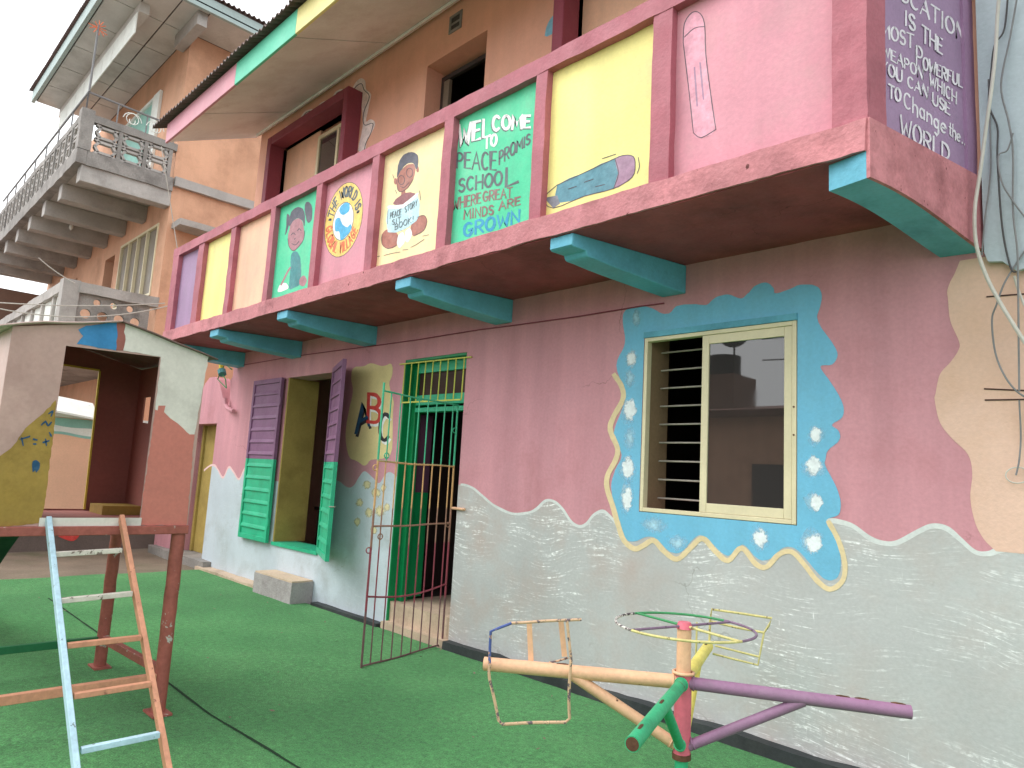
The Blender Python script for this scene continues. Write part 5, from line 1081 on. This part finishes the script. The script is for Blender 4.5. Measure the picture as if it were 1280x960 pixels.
# hand wheel
WZ = .845; R_ = .325
wheel = MB(); wheel.tube([HB+V3((R_*cos(u), R_*sin(u), WZ)) for u in [radians(172+i*4) for i in range(22)]], .0062, 8); wheel = wheel.build('hand_wheel', 'wire_flaking', mg)
for a0, a1, mt in ((84, 172, 'wire_green'), (256, 350, 'wire_yellow'), (350, 444, 'wire_purple')):
    n = 22; q = MB(); q.tube([HB+V3((R_*cos(u), R_*sin(u), WZ)) for u in [radians(a0+(a1-a0)*i/n) for i in range(n+1)]], .0062, 8); q.build('rim', mt, wheel)
for a, mt in ((168, 'wire_green'), (78, 'wire_purple'), (348, 'wire_yellow'), (255, 'wire_purple')):
    q = MB(); q.tube([HB+UZ*(WZ+.002), HB+V3((R_*cos(radians(a)), R_*sin(radians(a)), WZ))], .0062, 8); q.build('spoke', mt, wheel)
q = MB(); q.tube([HB+UZ*(WZ-.01), HB+UZ*(WZ+.02)], .042, 10, r2=.03); q.build('hub_weld', 'tube_pink', wheel)
# bent-rod seat frame on the peach arm
dp = dirs['tube_peach']; npn = V3((-dp.y, dp.x, 0))
SP = lambda px, off=0.: onplane(*px, HB+npn*off, npn)
zs = zm(590, 740, 4.362); side = 1 if npn.dot(CAM-HB) > 0 else -1
def rod(px, mt, off, r=.007): q = MB(); q.tube([SP(p, off*side) for p in zs(px)], r, 8); return q
seat = rod([(95, 400), (98, 300), (102, 215), (150, 195), (215, 170)], 'wire_blue', .045).build('seat_frame', 'wire_blue', mg)
rod([(215, 170), (300, 166), (400, 158), (500, 154), (597, 150)], 0, .02).build('top_rail', 'wire_peach', seat)
rod([(518, 158), (528, 250), (540, 370)], 0, .045).build('back_rod', 'wire_peach', seat)
rod([(540, 370), (532, 480), (528, 600), (532, 690), (510, 710), (330, 712), (165, 722), (145, 700), (125, 600), (95, 470), (92, 435), (97, 395)], 0, .052, .0075).build('foot_loop', 'wire_peach', seat)
rod([(420, 385), (470, 375), (525, 358)], 0, -.04, .005).build('back_rod', 'wire_peach', seat)
for a, b in (((312, 165), (322, 378)), ((484, 150), (505, 352))):
    pa, pb = zs([a, b]); q = MB(); q.bar(SP(pa, -.03*side), SP(pb, -.03*side), .008, .026, dp); q.build('strap', 'tube_peach', seat)
# yellow seat frame
dy = dirs['tube_yellow']; e_ = HB+dy*.86; YPn = lambda px: onplane(*px, e_, dy); zy = zm(740, 740, 3.048)
ys = MB(); ys.tube([YPn(p) for p in zy([(447, 190), (450, 110), (456, 66), (570, 82), (685, 100), (672, 130), (655, 155), (550, 135), (455, 112)])], .007, 8); ys = ys.build('seat_frame', 'wire_yellow', mg)
for pts in ([(400, 115), (396, 240)], [(655, 155), (645, 210), (632, 278), (550, 258), (460, 235)], [(470, 205), (550, 225), (640, 248)], [(396, 240), (447, 190)]):
    q = MB(); q.tube([YPn(p) for p in zy(pts)], .006, 8); q.build('rod', 'wire_yellow', ys)

# ================================================================== ACROSS THE YARD (behind the camera, mirrored in the window)
ob = thing('opposite_house', (-7, -12, 0), 'low orange house with brown roof across the yard, mirrored in the window', 'building')
m = MB(); m.box(-14, 1, -13.3, -13, 0, 3.6); m.build('wall', 'neigh_orange', ob)
m = MB(); m.prism([[(-12.4, 3.55), (-17, 4.2), (-17, 3.6), (-12.6, 3.4)]], V3((-14.4, 0, 0)), UY, UZ, UX*15.8); m.build('roof', 'roof_red', ob)
for x_ in (-11, -8.5, -4, -1.5): m = MB(); m.box(x_, x_+1.1, -12.995, -12.96, 1, 2.2); m.build('window', 'window_dark', ob)
tk = thing('water_tower', (-10.5, -15, 0), 'dark water tank tower across the yard, mirrored in the window', 'tower')
m = MB(); m.box(-11.1, -9.9, -16, -14.6, 0, 4.9); m.build('tower', 'neigh_brown', tk); m = MB(); m.tube([(-10.6, -15.3, 4.9), (-10.6, -15.3, 5.55)], .5, 20); m.build('tank', 'tank', tk)
ds = thing('satellite_dish', (-10.0, -14.8, 4.9), 'dark satellite dish on the water tower, mirrored in the window', 'dish')
q = MB(); dc = V3((-9.85, -14.5, 5.95)); dn = V3((.4, 1, .35)).normalized(); du = dn.orthogonal().normalized(); dw_ = dn.cross(du)
for i in range(6):
    for j in range(20): rr = .42*i/5; q.v.append(dc+(du*cos(2*pi*j/20)+dw_*sin(2*pi*j/20))*rr+dn*.12*(i/5)**2)
for i in range(5):
    for j in range(20): q.f.append([i*20+j, i*20+(j+1) % 20, (i+1)*20+(j+1) % 20, (i+1)*20+j]); q.sm.append(True)
q.build('dish', 'tank', ds); q = MB(); q.tube([(-10.0, -14.8, 4.9), (-10.0, -14.8, 5.6), dc], .03, 8); q.build('mast', 'tank', ds)
for k, (z_, s_, w_) in enumerate(((6.9, .3, 'topmost'), (6.0, .35, 'second from the top'), (5.8, .2, 'third from the top'), (5.2, .3, 'lowest'))): span((-9, -14.4-k*.05, z_), (6, -13.6, z_+.4), s_, .02, 'cable_dark', 'dark overhead cable mirrored in the window, '+w_)
